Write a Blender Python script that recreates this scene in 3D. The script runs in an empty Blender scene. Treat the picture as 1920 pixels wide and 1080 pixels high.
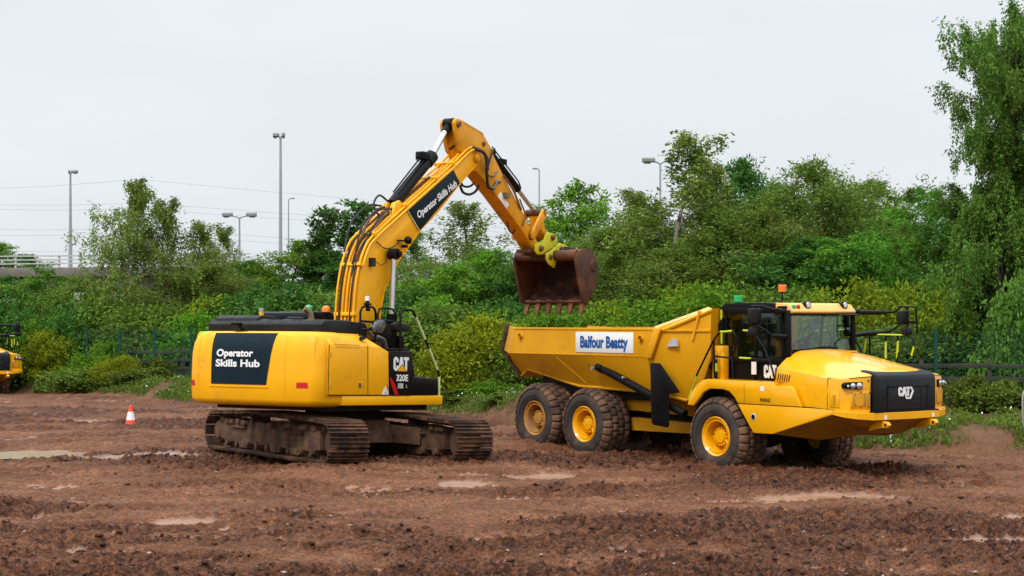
import bpy, bmesh, math, random
import numpy as np
from mathutils import Vector, Matrix

R = math.radians
C = bpy.context.scene.collection
random.seed(7)

# ------------------------------------------------------------------ camera
HC = 2.8
cam_d = bpy.data.cameras.new("camera"); cam = bpy.data.objects.new("camera", cam_d); C.objects.link(cam)
cam.location = (0, 0, HC); cam.rotation_euler = (R(90), 0, 0)
cam_d.sensor_width = 36; cam_d.lens = 56.25; cam_d.shift_y = 0.03125
cam_d.clip_start = .1; cam_d.clip_end = 3000
bpy.context.scene.camera = cam

# ------------------------------------------------------------------ sky, sun, exposure
SUN_EL, SUN_AZ = R(52), R(215)          # azimuth clockwise from +Y: behind the camera, to its left
world = bpy.data.worlds.new("World"); bpy.context.scene.world = world; world.use_nodes = True
nt = world.node_tree; N = nt.nodes; Lk = nt.links
bg = N['Background']; bg.inputs[1].default_value = 1.0
sky = N.new('ShaderNodeTexSky'); sky.sky_type = 'NISHITA'; sky.sun_disc = False
sky.sun_elevation = SUN_EL; sky.sun_rotation = SUN_AZ; sky.dust_density = 4; sky.air_density = 1.2
sm = N.new('ShaderNodeVectorMath'); sm.operation = 'SCALE'; sm.inputs[3].default_value = 0.05
Lk.new(sky.outputs[0], sm.inputs[0])
tc = N.new('ShaderNodeTexCoord'); sx = N.new('ShaderNodeSeparateXYZ'); Lk.new(tc.outputs['Generated'], sx.inputs[0])
cl = N.new('ShaderNodeMapRange'); cl.inputs[1].default_value = 0.24; cl.inputs[2].default_value = 1.0
cl.inputs[3].default_value = .77; cl.inputs[4].default_value = 2.3   # overcast dome: brighter towards the zenith
Lk.new(sx.outputs[2], cl.inputs[0])
mp = N.new('ShaderNodeMapping'); mp.inputs['Scale'].default_value = (1, 1, 3.5); Lk.new(tc.outputs['Generated'], mp.inputs[0])
cn = N.new('ShaderNodeTexNoise'); cn.inputs['Scale'].default_value = 2.2; cn.inputs['Detail'].default_value = 5
Lk.new(mp.outputs[0], cn.inputs['Vector'])
cr_ = N.new('ShaderNodeMapRange'); cr_.inputs[1].default_value = .3; cr_.inputs[2].default_value = .7
cr_.inputs[3].default_value = .94; cr_.inputs[4].default_value = 1.07; Lk.new(cn.outputs[0], cr_.inputs[0])
mu = N.new('ShaderNodeMath'); mu.operation = 'MULTIPLY'; Lk.new(cl.outputs[0], mu.inputs[0]); Lk.new(cr_.outputs[0], mu.inputs[1])
cc = N.new('ShaderNodeVectorMath'); cc.operation = 'SCALE'; cc.inputs[0].default_value = (.95, 1.0, 1.045); Lk.new(mu.outputs[0], cc.inputs[3])
mx = N.new('ShaderNodeMix'); mx.data_type = 'RGBA'; mx.inputs[0].default_value = .9
Lk.new(sm.outputs[0], mx.inputs[6]); Lk.new(cc.outputs[0], mx.inputs[7]); Lk.new(mx.outputs[2], bg.inputs[0])

sd = bpy.data.lights.new("sun", 'SUN'); sd.energy = 1.5; sd.angle = R(10); sd.color = (1, .95, .87)
so = bpy.data.objects.new("sun", sd); C.objects.link(so)
dirv = Vector((math.sin(SUN_AZ)*math.cos(SUN_EL), math.cos(SUN_AZ)*math.cos(SUN_EL), math.sin(SUN_EL)))
so.rotation_euler = dirv.to_track_quat('Z', 'Y').to_euler(); so.location = dirv*60

vs = bpy.context.scene.view_settings
vs.view_transform = 'Standard'; vs.look = 'None'; vs.gamma = 1; vs.exposure = 0.25; vs.use_curve_mapping = False
cy = bpy.context.scene.cycles
cy.max_bounces = 6; cy.diffuse_bounces = 3; cy.glossy_bounces = 3; cy.transmission_bounces = 5; cy.transparent_max_bounces = 12
cy.caustics_reflective = False; cy.caustics_refractive = False

# ------------------------------------------------------------------ tagging helpers
def tag(o, label=None, cat=None, group=None, kind=None):
    if label: o['label'] = label
    if cat: o['category'] = cat
    if group: o['group'] = group
    if kind: o['kind'] = kind
    return o
def empty(name, loc=(0, 0, 0), rot=(0, 0, 0), label=None, cat=None, group=None):
    o = bpy.data.objects.new(name, None); C.objects.link(o); o.location = loc; o.rotation_euler = rot
    o.empty_display_size = .3
    return tag(o, label, cat, group)
def copy_tree(o, parent=None):
    c = o.copy(); C.objects.link(c); c.parent = parent
    for ch in list(o.children): copy_tree(ch, c)
    return c

# ------------------------------------------------------------------ mesh builder
def crv(pts, n=6):
    pts = [Vector(p) for p in pts]; out = []
    P = [pts[0]*2-pts[1]] + pts + [pts[-1]*2-pts[-2]]
    for i in range(1, len(P)-2):
        for k in range(n):
            t = k/n; a, b, c, d = P[i-1], P[i], P[i+1], P[i+2]
            out.append(.5*((2*b)+(c-a)*t+(2*a-5*b+4*c-d)*t*t+(3*b-a-3*c+d)*t**3))
    return out+[pts[-1]]
class MB:
    def __init__(s): s.v = []; s.f = []
    def add(s, vs_, fs):
        b = len(s.v); s.v += [tuple(p) for p in vs_]; s.f += [tuple(b+i for i in f) for f in fs]; return s
    def box(s, x0, x1, y0, y1, z0, z1):
        return s.add([(x, y, z) for x in (x0, x1) for y in (y0, y1) for z in (z0, z1)],
                     [(0, 1, 3, 2), (4, 6, 7, 5), (0, 4, 5, 1), (2, 3, 7, 6), (0, 2, 6, 4), (1, 5, 7, 3)])
    def obox(s, c, ax, ay, az, hx, hy, hz):
        c, ax, ay, az = map(Vector, (c, ax, ay, az))
        return s.add([c+ax*i*hx+ay*j*hy+az*k*hz for i in (-1, 1) for j in (-1, 1) for k in (-1, 1)],
                     [(0, 1, 3, 2), (4, 6, 7, 5), (0, 4, 5, 1), (2, 3, 7, 6), (0, 2, 6, 4), (1, 5, 7, 3)])
    def bar(s, p, q, w, h, up=(0, 0, 1)):
        p, q = Vector(p), Vector(q); d = (q-p); L = d.length; d.normalize()
        y = Vector(up).cross(d); y = y.normalized() if y.length > 1e-4 else Vector((0, 1, 0)); z = d.cross(y)
        return s.obox((p+q)/2, d, y, z, L/2, w/2, h/2)
    def prism(s, poly, a, b, ax='y'):
        n = len(poly)
        f3 = {'y': lambda p, t: (p[0], t, p[1]), 'x': lambda p, t: (t, p[0], p[1]), 'z': lambda p, t: (p[0], p[1], t)}[ax]
        return s.add([f3(p, a) for p in poly]+[f3(p, b) for p in poly],
                     [tuple(range(n)), tuple(range(2*n-1, n-1, -1))]+[(i, (i+1) % n, n+(i+1) % n, n+i) for i in range(n)])
    def loft(s, rings, cap=True, closed=True):
        n = len(rings[0]); vs_ = [p for r in rings for p in r]; fs = []
        for k in range(len(rings)-1):
            for i in range(n if closed else n-1):
                j = (i+1) % n; fs.append((k*n+i, k*n+j, (k+1)*n+j, (k+1)*n+i))
        if cap: fs += [tuple(range(n-1, -1, -1)), tuple((len(rings)-1)*n+i for i in range(n))]
        return s.add(vs_, fs)
    def tube(s, pts, r, n=8):
        pts = [Vector(p) for p in pts]; rr = r if isinstance(r, (list, tuple)) else [r]*len(pts); rings = []; u = None
        for i, p in enumerate(pts):
            d = (pts[min(i+1, len(pts)-1)]-pts[max(i-1, 0)]).normalized()
            if u is None: u = d.orthogonal().normalized()
            u = (u-d*u.dot(d)).normalized(); w = d.cross(u)
            rings.append([p+(u*math.cos(2*math.pi*k/n)+w*math.sin(2*math.pi*k/n))*rr[i] for k in range(n)])
        return s.loft(rings)
    def cyl(s, p, q, r, n=16, r2=None): return s.tube([p, q], [r, r if r2 is None else r2], n)
    def lathe(s, prof, c=(0, 0, 0), ax='y', n=48, cap=False):
        rings = []
        for (r, t) in prof:
            ring = []
            for k in range(n):
                a = 2*math.pi*k/n; u, w = r*math.cos(a), r*math.sin(a)
                ring.append((c[0]+u, c[1]+t, c[2]+w) if ax == 'y' else (c[0]+u, c[1]+w, c[2]+t) if ax == 'z' else (c[0]+t, c[1]+u, c[2]+w))
            rings.append(ring)
        return s.loft(rings, cap)
    def dome(s, c, r, h, n=16):
        return s.lathe([(r, 0), (r, h*.45)]+[(r*math.cos(t), h*.45+h*.55*math.sin(t)) for t in (.4, .8, 1.2, 1.5)], c, 'z', n, True)
    def build(s, name, mat, parent=None, bevel=0, smooth=30, seg=2, link=True, loc=None):
        me = bpy.data.meshes.new(name); me.from_pydata(s.v, [], s.f)
        bm = bmesh.new(); bm.from_mesh(me)
        bmesh.ops.recalc_face_normals(bm, faces=bm.faces)
        if bevel:
            es = [e for e in bm.edges if e.is_manifold and len(e.link_faces) == 2 and e.calc_face_angle(0) > R(25)]
            bmesh.ops.bevel(bm, geom=es, offset=bevel, offset_type='OFFSET', segments=seg, profile=.5, affect='EDGES', clamp_overlap=True)
        bm.to_mesh(me); bm.free()
        me.polygons.foreach_set('use_smooth', [True]*len(me.polygons))
        me.set_sharp_from_angle(angle=R(smooth))
        for m in (mat if isinstance(mat, (list, tuple)) else [mat]): me.materials.append(m)
        o = bpy.data.objects.new(name, me)
        if link: C.objects.link(o)
        if parent: o.parent = parent
        if loc: o.location = loc
        return o
def text2d(s, bold=0.0, xs=1.0, shear=0.0):
    cu = bpy.data.curves.new('t', 'FONT'); cu.body = s; cu.size = 1; cu.offset = bold; cu.shear = shear; cu.resolution_u = 4
    o = bpy.data.objects.new('t', cu); C.objects.link(o)
    dg = bpy.context.evaluated_depsgraph_get(); me = bpy.data.meshes.new_from_object(o.evaluated_get(dg))
    v = [(p.co.x*xs, p.co.y) for p in me.vertices]; f = [tuple(p.vertices) for p in me.polygons]
    bpy.data.objects.remove(o); bpy.data.curves.remove(cu); bpy.data.meshes.remove(me)
    x0 = min(a for a, b in v); x1 = max(a for a, b in v)
    return [((a-x0)/(x1-x0), b) for a, b in v], f           # x normalised 0..1; y in em (cap height about .7)
def put_text(mb, s, fn, bold=.02, shear=0.0):
    v, f = text2d(s, bold, 1, shear); mb.add([fn(a, b) for a, b in v], f); return mb

# ------------------------------------------------------------------ materials
def newmat(name):
    m = bpy.data.materials.new(name); m.use_nodes = True; t = m.node_tree
    return m, t, t.nodes, t.links, t.nodes['Principled BSDF']
def nz(t, scale, detail=4, rough=.55, vec='Object', sc3=None):
    n = t.nodes.new('ShaderNodeTexNoise'); n.inputs['Scale'].default_value = scale; n.inputs['Detail'].default_value = detail
    n.inputs['Roughness'].default_value = rough
    c = t.nodes.new('ShaderNodeTexCoord')
    if sc3:
        m = t.nodes.new('ShaderNodeMapping'); m.inputs['Scale'].default_value = sc3
        t.links.new(c.outputs[vec], m.inputs[0]); t.links.new(m.outputs[0], n.inputs['Vector'])
    else: t.links.new(c.outputs[vec], n.inputs['Vector'])
    return n
def rng(t, src, a, b, c, d, clamp=True):
    n = t.nodes.new('ShaderNodeMapRange'); n.clamp = clamp
    for i, v in enumerate((a, b, c, d)): n.inputs[1+i].default_value = v
    t.links.new(src, n.inputs[0]); return n.outputs[0]
def mixc(t, fac, A, B):
    n = t.nodes.new('ShaderNodeMix'); n.data_type = 'RGBA'
    for s_, v in ((0, fac), (6, A), (7, B)):
        if hasattr(v, 'links'): t.links.new(v, n.inputs[s_])
        elif s_ == 0: n.inputs[0].default_value = v
        else: n.inputs[s_].default_value = (*v, 1)
    return n.outputs[2]
def pm(name, col, rough=.5, metal=0, coat=0, var=.12, vs_=3., dirt=None, dcol=(.17, .095, .06), bump=0, bs=30, spec=.3, wave=0):
    m, t, n, l, b = newmat(name)
    f = rng(t, nz(t, vs_, 5).outputs[0], .3, .7, 0, 1)
    c = mixc(t, f, tuple(x*(1-var) for x in col), tuple(min(1, x*(1+var)) for x in col))
    r = rng(t, nz(t, vs_*2.3, 4).outputs[0], .3, .7, rough*.85, min(1, rough*1.2))
    if dirt:                     # (low, high) noise window: smears and splashes of dried mud
        d = rng(t, nz(t, 2.1, 8, .68).outputs[0], dirt[0], dirt[1], 0, 1)
        c = mixc(t, d, c, dcol); r2 = t.nodes.new('ShaderNodeMix'); l.new(d, r2.inputs[0]); l.new(r, r2.inputs[2]); r2.inputs[3].default_value = .85; r = r2.outputs[0]
    l.new(c, b.inputs['Base Color']); l.new(r, b.inputs['Roughness']); b.inputs['Metallic'].default_value = metal; b.inputs['Specular IOR Level'].default_value = spec
    if coat: b.inputs['Coat Weight'].default_value = coat; b.inputs['Coat Roughness'].default_value = .06
    if wave:
        wb = t.nodes.new('ShaderNodeBump'); wb.inputs['Strength'].default_value = wave; wb.inputs['Distance'].default_value = .05
        l.new(nz(t, 1.6, 2, .4).outputs[0], wb.inputs['Height']); l.new(wb.outputs[0], b.inputs['Normal'])
    if bump:
        bp = t.nodes.new('ShaderNodeBump'); bp.inputs['Strength'].default_value = bump; bp.inputs['Distance'].default_value = .02
        l.new(nz(t, bs, 6, .65).outputs[0], bp.inputs['Height']); l.new(bp.outputs[0], b.inputs['Normal'])
    return m
YEL = (.89, .415, .001)
M = {}
M['yel'] = pm('yellow_paint', YEL, .34, 0, .65, .05, 1.5, (.60, .85), (.50, .24, .03), wave=.10)
M['yelx'] = pm('excavator_paint', (.91, .425, .001), .45, 0, .1, .06, 1.2, (.58, .84), (.52, .24, .03), wave=.12)
M['yelw'] = pm('worn_yellow_paint', (.70, .33, .012), .5, 0, 0, .1, 2, (.55, .78), (.26, .13, .04))
M['ochre'] = pm('arm_paint', (.68, .29, .004), .5, 0, .0, .1, 2, (.56, .8), (.22, .11, .03))
M['bodyp'] = pm('dump_body_paint', (.74, .345, .003), .5, 0, .05, .09, 1.2, (.55, .85), (.36, .17, .04), wave=.2)
M['belly'] = pm('shaded_muddy_belly_paint', (.42, .20, .008), .6, 0, 0, .2, 2, (.45, .7), (.17, .085, .04))  # underside shade painted in as a darker yellow, plus real mud smears
M['hubmud'] = pm('muddy_rim_paint', (.48, .22, .04), .6, 0, 0, .2, 4, (.45, .7), (.27, .14, .07))
M['blk'] = pm('black_paint', (.005, .005, .006), .42, 0, .0, .2, spec=.14)
M['plast'] = pm('black_plastic', (.010, .011, .012), .5, 0, 0, .2, 4, (.66, .9), (.06, .045, .03), spec=.22)
M['navy'] = pm('dark_blue_panel', (.004, .016, .024), .5, 0, .0, .15, 2, spec=.15)
M['white'] = pm('white_lettering', (.82, .82, .82), .5, 0, 0, .02)
M['signw'] = pm('white_sign', (.80, .80, .81), .4, 0, 0, .03)
M['blue'] = pm('blue_lettering', (.006, .085, .30), .5, 0, 0, .05)
M['red'] = pm('red_reflector', (.55, .012, .015), .25, 0, .5, .1)
M['grey'] = pm('grey_decal', (.45, .46, .45), .5, 0, 0, .2, 20)
M['chrome'] = pm('chrome_rod', (.62, .62, .63), .22, 1, 0, .05)
M['steel'] = pm('galvanised_steel', (.42, .43, .44), .45, .6, 0, .15, 3)
M['lampg'] = pm('lamp_pole_grey', (.33, .36, .38), .5, .2, 0, .1, 1)
M['lamph'] = pm('lamp_head_grey', (.20, .20, .19), .5, .1, 0, .15, 2)
M['rub'] = pm('tyre_rubber', (.040, .033, .030), .8, 0, 0, .25, 3, (.5, .70), (.135, .075, .047), .35, 22)
M['tread'] = pm('muddy_tread', (.072, .042, .029), .85, 0, 0, .3, 4, (.42, .60), (.20, .105, .062), .5, 26)
M['trk'] = pm('muddy_track_steel', (.034, .017, .011), .75, .0, 0, .4, 3, (.45, .64), (.165, .078, .042), .5, 25)
M['mudfr'] = pm('muddy_frame', (.070, .037, .023), .9, 0, 0, .35, 2.5, (.42, .64), (.165, .088, .052), .6, 14)
M['dark'] = pm('dark_underside', (.018, .015, .013), .8, 0, 0, .3, 3, (.6, .8), (.05, .03, .02))
M['rust'] = pm('rusty_bucket_steel', (.036, .015, .010), .6, .15, 0, .4, 2.4, (.50, .68), (.20, .066, .018), .4, 18)
M['rusts'] = pm('worn_bucket_plate', (.085, .038, .026), .55, .3, 0, .3, 2.2, (.48, .66), (.17, .07, .035), .4, 16)
M['rustt'] = pm('worn_tooth_steel', (.17, .075, .04), .5, .4, 0, .4, 6, (.5, .7), (.26, .09, .03), .4, 30)
M['lime'] = pm('lime_coupler_paint', (.52, .50, .012), .5, 0, .1, .1, 3, (.6, .74), (.16, .10, .03))
M['fluo'] = pm('fluorescent_tape', (.50, .60, .02), .5, 0, 0, .05)
M['cream'] = pm('pale_tape', (.62, .70, .33), .5, 0, 0, .05)
M['visor'] = pm('pale_orange_visor', (.85, .45, .13), .5, 0, 0, .04)
M['grn'] = pm('green_lens', (.003, .40, .10), .2, 0, .6, .05)
M['org'] = pm('orange_lens', (.90, .20, .006), .25, 0, .6, .05)
M['cone_o'] = pm('cone_orange', (.85, .075, .022), .5, 0, 0, .05, 5, (.66, .8))
M['mirror'] = pm('mirror_grey', (.14, .15, .16), .15, .5, 0, .1)
M['hose'] = pm('hose_rubber', (.022, .02, .02), .55, 0, 0, .2, 5)
M['hosebr'] = pm('dusty_pipe', (.20, .12, .06), .6, 0, 0, .3, 5)
M['wood'] = pm('weathered_timber', (.050, .046, .033), .85, 0, 0, .3, 3, None, (0, 0, 0), .4, 20)
M['fgreen'] = pm('green_fence_paint', (.004, .055, .045), .5, 0, 0, .15)
M['conc'] = pm('bridge_concrete', (.19, .165, .145), .85, 0, 0, .2, 1, (.55, .75), (.12, .085, .065), .2, 8)
M['bark'] = pm('brown_bark', (.050, .040, .029), .9, 0, 0, .35, 3, None, (0, 0, 0), .5, 12)
M['barkw'] = pm('birch_bark', (.26, .23, .19), .8, 0, 0, .2, 2, (.52, .6), (.05, .04, .035), .3, 14)
M['petal'] = pm('white_petals', (.80, .80, .74), .6, 0, 0, .05)
M['stone'] = pm('pale_stone', (.36, .28, .22), .8, 0, 0, .3, 9, None, (0, 0, 0), .4, 20)
M['clod'] = pm('mud_clods', (.050, .019, .010), .85, 0, 0, .45, 3, (.5, .75), (.13, .064, .038), .6, 25)
def glassm(name, tint, refl=.10):
    m, t, n, l, b = newmat(name); n.remove(b)
    tr = n.new('ShaderNodeBsdfTransparent'); tr.inputs[0].default_value = (*tint, 1)
    gl = n.new('ShaderNodeBsdfGlossy'); gl.inputs['Roughness'].default_value = .03; gl.inputs[0].default_value = (1, 1, 1, 1)
    lw = n.new('ShaderNodeLayerWeight'); lw.inputs['Blend'].default_value = .5
    pw = n.new('ShaderNodeMath'); pw.operation = 'POWER'; pw.inputs[1].default_value = 4; l.new(lw.outputs['Facing'], pw.inputs[0])
    ad = n.new('ShaderNodeMath'); ad.operation = 'MULTIPLY_ADD'; ad.inputs[1].default_value = .5; ad.inputs[2].default_value = refl; ad.use_clamp = True; l.new(pw.outputs[0], ad.inputs[0])
    mxs = n.new('ShaderNodeMixShader'); l.new(ad.outputs[0], mxs.inputs[0]); l.new(tr.outputs[0], mxs.inputs[1]); l.new(gl.outputs[0], mxs.inputs[2])
    l.new(mxs.outputs[0], n['Material Output'].inputs[0]); return m
M['glass'] = glassm('windscreen_glass', (.82, .90, .87), .06)
M['glassd'] = glassm('tinted_glass', (.74, .84, .79), .04)
def lensm():
    m, t, n, l, b = newmat('headlamp_lens'); b.inputs['Base Color'].default_value = (.8, .82, .84, 1); b.inputs['Metallic'].default_value = .9; b.inputs['Roughness'].default_value = .12
    return m
M['lens'] = lensm()
def meshm():
    m, t, n, l, b = newmat('perforated_grille')
    c = t.nodes.new('ShaderNodeTexCoord'); v = t.nodes.new('ShaderNodeTexVoronoi'); v.inputs['Scale'].default_value = 38; v.inputs['Randomness'].default_value = 0
    l.new(c.outputs['Object'], v.inputs['Vector'])
    l.new(mixc(t, rng(t, v.outputs['Distance'], .3, .42, 0, 1), (.10, .055, .01), (.60, .29, .01)), b.inputs['Base Color']); b.inputs['Roughness'].default_value = .5
    return m
M['perf'] = meshm()
def leafm(name, c0, c1, trans=.30, rough=.5):
    m, t, n, l, b = newmat(name)
    g = n.new('ShaderNodeNewGeometry'); oi = n.new('ShaderNodeObjectInfo')
    lo = nz(t, 1.1, 3, .5)
    a = n.new('ShaderNodeMath'); a.operation = 'MULTIPLY_ADD'; l.new(g.outputs['Random Per Island'], a.inputs[0]); a.inputs[1].default_value = .55
    l.new(rng(t, lo.outputs[0], .3, .7, 0, .45), a.inputs[2])
    col = mixc(t, a.outputs[0], c0, c1)
    hs = n.new('ShaderNodeHueSaturation'); l.new(col, hs.inputs['Color'])
    l.new(rng(t, oi.outputs['Random'], 0, 1, .488, .512), hs.inputs['Hue']); l.new(rng(t, oi.outputs['Random'], 0, 1, .82, 1.2), hs.inputs['Value'])
    l.new(hs.outputs[0], b.inputs['Base Color']); b.inputs['Roughness'].default_value = rough; b.inputs['Specular IOR Level'].default_value = .05
    tr = n.new('ShaderNodeBsdfTranslucent'); l.new(hs.outputs[0], tr.inputs[0])
    ms = n.new('ShaderNodeMixShader'); ms.inputs[0].default_value = trans
    l.new(b.outputs[0], ms.inputs[1]); l.new(tr.outputs[0], ms.inputs[2]); l.new(ms.outputs[0], n['Material Output'].inputs[0])
    return m
LF = {
 'birch': leafm('birch_leaves', (0.062, 0.112, 0.014), (0.256, 0.352, 0.061)),
 'broad': leafm('broad_leaves', (0.031, 0.109, 0.009), (0.177, 0.376, 0.035)),
 'bright': leafm('bright_leaves', (0.043, 0.128, 0.009), (0.205, 0.397, 0.028)),
 'dark': leafm('dark_leaves', (0.020, 0.071, 0.010), (0.106, 0.232, 0.038)),
 'willow': leafm('willow_leaves', (0.052, 0.112, 0.013), (0.216, 0.344, 0.051)),
 'yellow': leafm('yellow_green_leaves', (0.089, 0.132, 0.005), (0.358, 0.429, 0.020)),
 'lime': leafm('lime_leaves', (0.085, 0.174, 0.007), (0.371, 0.450, 0.033)),
 'ivy': leafm('ivy_leaves', (0.037, 0.104, 0.013), (0.192, 0.360, 0.058)),
 'weed': leafm('weed_leaves', (0.06, 0.11, 0.012), (0.17, 0.23, 0.036)),
 'dry': leafm('dry_grass', (.120, .110, .040), (.260, .210, .100)),
}

# ------------------------------------------------------------------ terrain
def hash2(ix, iy, s):
    n = (ix.astype(np.int64)*374761393+iy.astype(np.int64)*668265263+s*974634777) & 0x7fffffff
    n = ((n ^ (n >> 13))*1274126177) & 0x7fffffff
    return ((n ^ (n >> 16)) & 0xffff)/65535.
def vnoise(x, y, s=0):
    ix, iy = np.floor(x), np.floor(y); fx, fy = x-ix, y-iy
    fx = fx*fx*fx*(fx*(fx*6-15)+10); fy = fy*fy*fy*(fy*(fy*6-15)+10)
    a, b, c, d = hash2(ix, iy, s), hash2(ix+1, iy, s), hash2(ix, iy+1, s), hash2(ix+1, iy+1, s)
    return (a*(1-fx)+b*fx)*(1-fy)+(c*(1-fx)+d*fx)*fy
def fbm(x, y, o=4, s=0, g=.5):
    t = 0; a = 1; w = 0; ca, sa = .8, .6
    for k in range(o):
        t = t+a*vnoise(x, y, s+k*17); w += a; a *= g
        x, y = (x*ca-y*sa)*2.03+3.1, (x*sa+y*ca)*2.03+1.7
    return t/w
def sstep(a, b, x):
    t = np.clip((x-a)/(b-a), 0, 1); return t*t*(3-2*t)
FX = [-60, -25, -19, -13.4, -2.7, 11.5, 20, 60]; FY = [84, 73, 67.5, 62, 52, 42, 37, 20]
VX = [-60, -30, -21.5, -18.5, -13.7, -10.5, -1.9, .8, 8.3, 10.6, 20, 60]; VY = [76, 71, 67.5, 64, 58.5, 53, 47.5, 42, 34.6, 33.4, 30, 16]
PUD = [(-10.3, 34.1, 1.35, .95), (-6.7, 33.2, .5, .7)]       # x, y, rx, ry of the standing water
WETP = [(-7.72, 33.33, 1.06, 1.72, 0), (-10.05, 33.87, 0.85, 1.78, 1), (-0.72, 26.92, 0.67, 0.6, 2), (0.38, 28.47, 0.57, 0.48, 3), (1.66, 19.49, 0.55, 0.23, 6), (5.22, 25.69, 1.07, 0.55, 7), (5.98, 20.39, 0.78, 0.59, 8), (-1.56, 18.03, 0.57, 0.27, 9), (-4.7, 22.4, 0.67, 0.36, 15), (-11.94, 44.21, 1.18, 0.93, 18)]   # smooth wet slicks: x, y, rx, ry, seed
PZ = -.075
WHEELS = [(4.2, 31.01), (5.93, 32.3), (1.81, 34.18), (3.53, 35.48), (0.78, 35.55), (2.5, 36.85)]
def ground(x, y):
    x = np.asarray(x, float); y = np.asarray(y, float)
    fy = np.interp(x, FX, FY); vy = np.interp(x, VX, VY)
    verge = sstep(-.3, 1.6, y-vy+.9*(fbm(x*.5, y*.5, 3, 5)-.5)*2)
    z = .42*verge + np.clip((y-fy)*.10, 0, 3.2) + .12*(fbm(x*.7, y*.7, 3, 9)-.5)*verge*2
    z = z + .20*np.exp(-(((x+3.2)/2.6)**2+((y-28.5)/2.1)**2)) + .06*np.exp(-(((x+.5)/2)**2+((y-30)/2)**2))
    z = z + .09*np.exp(-(((x-.3)/1.7)**2+((y-35.2)/1.6)**2))
    z = z + .16*np.exp(-(((x-.4)/1.6)**2+((y-44.8)/1.3)**2))
    z = z-.38*np.exp(-(((x+23.5)/5.5)**2+((y-66.5)/4.5)**2))
    for (wx_, wy_) in WHEELS: z = z+.07*np.exp(-(((x-wx_)**2+(y-wy_)**2)/.55**2))
    for (px, py, rx, ry) in PUD:
        q = ((x-px)/(rx*1.2))**2+((y-py)/(ry*1.2))**2+1.1*(fbm(x*1.3, y*1.3, 3, 77)-.5)
        z = z-.17*np.exp(-q*1.1)
    return z
def mud(x, y):
    """relief of the churned mud, and its masks"""
    vy = np.interp(x, VX, VY); on = 1-sstep(-1.2, .8, y-vy)
    wx = x+.5*(fbm(x*.4, y*.4, 2, 31)-.5); wy = y+.9*(fbm(x*.3, y*.5, 2, 33)-.5)
    ch = sstep(.42, .66, fbm(wx*.20, wy*.62, 5, 41, .6))                  # churned bands, drawn out along the drive direction
    ch = np.maximum(ch, .9*np.exp(-((y-19.4-.08*x)/1.0)**2)*sstep(.30, .5, fbm(x*.5, y*.7, 3, 43)))
    ch = np.maximum(ch, .95*np.exp(-((y-17.3+.05*x)/.7)**2)*sstep(.30, .5, fbm(x*.4, y*.7, 3, 45)))
    big = fbm(wx*.55, wy*1.0, 3, 51)-.5
    bil = lambda f, o, s, g=.55: 1-np.abs(fbm(x*f+.3*big, y*f*1.1, o, s, g)-.5)*2   # ridged: sharp crumbly crests
    r1, r2, r3 = bil(1.7, 4, 61), bil(4.5, 3, 63), bil(11., 2, 67)
    crumb = fbm(x*19, y*19, 2, 69)-.5
    rut = np.sin((y*1.0+.25*x+1.3*fbm(x*.25, y*.3, 2, 71))*5.2)*.5+.5
    lug = 0; dent = 0
    for (a, k, cv, w, s) in ((39.5, .20, .4, .42, 1), (41.0, .20, .4, .42, 2), (24.6, -.10, .5, .40, 3), (26.2, -.10, .5, .40, 4), (21.4, .16, .6, .38, 5), (30.2, .06, .5, .4, 6)):   # tyre tracks
        q = (y-(a+k*x+cv*np.sin(x*.35+s)))/w; lane = np.exp(-q**4)
        lug = lug+lane*(sstep(.1, .5, np.sin((x+.18*np.abs(q)*np.sign(np.sin(s*9.)))*21)*.5+.5*fbm(x*3, y*3, 2, 75))*.055*(.4+.6*fbm(x*.6, y*.6, 2, 76+s)))
        dent = dent+lane*.5
    dent = np.clip(dent, 0, .6); ch = ch*(1-.75*dent)
    h = big*.20+ch*((r1-.72)*.27+(r2-.75)*.19*r1+(r3-.78)*.10+crumb*.04)+(1-ch)*((r1-.75)*.08-.03+.025*rut+(r2-.75)*.055+(r3-.78)*.03+crumb*.016)+lug-.10*dent
    pat = 0
    for (ax, ay, rx, ry, s) in WETP: pat = np.maximum(pat, sstep(.45, -.75, ((x-ax)/rx)**2+((y-ay)/(ry*.6))**2-1+1.9*(fbm(x*1.1, y*2.2, 4, 90+s, .6)-.5)*2))
    h = h*(1-.85*pat)-.045*pat
    lev = -.098+.035*(fbm(x*.35+9, y*.8, 3, 81)-.5)*2                     # local water level
    wet = np.maximum(sstep(.010, -.004, h-lev), .85*pat*sstep(.25, .6, pat+.5*(fbm(x*2.2, y*3.5, 3, 98)-.5)))*on
    h = np.where(h < lev, lev+(h-lev)*.12, h)
    soil = ((r1-.72)*.22+(r2-.75)*.14+(r3-.78)*.06)*(1-on)*np.where(y < 75, 1, 0)
    return h*on+soil, ch*on, wet, on
def gz(x, y): return float(ground(x, y))

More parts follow.
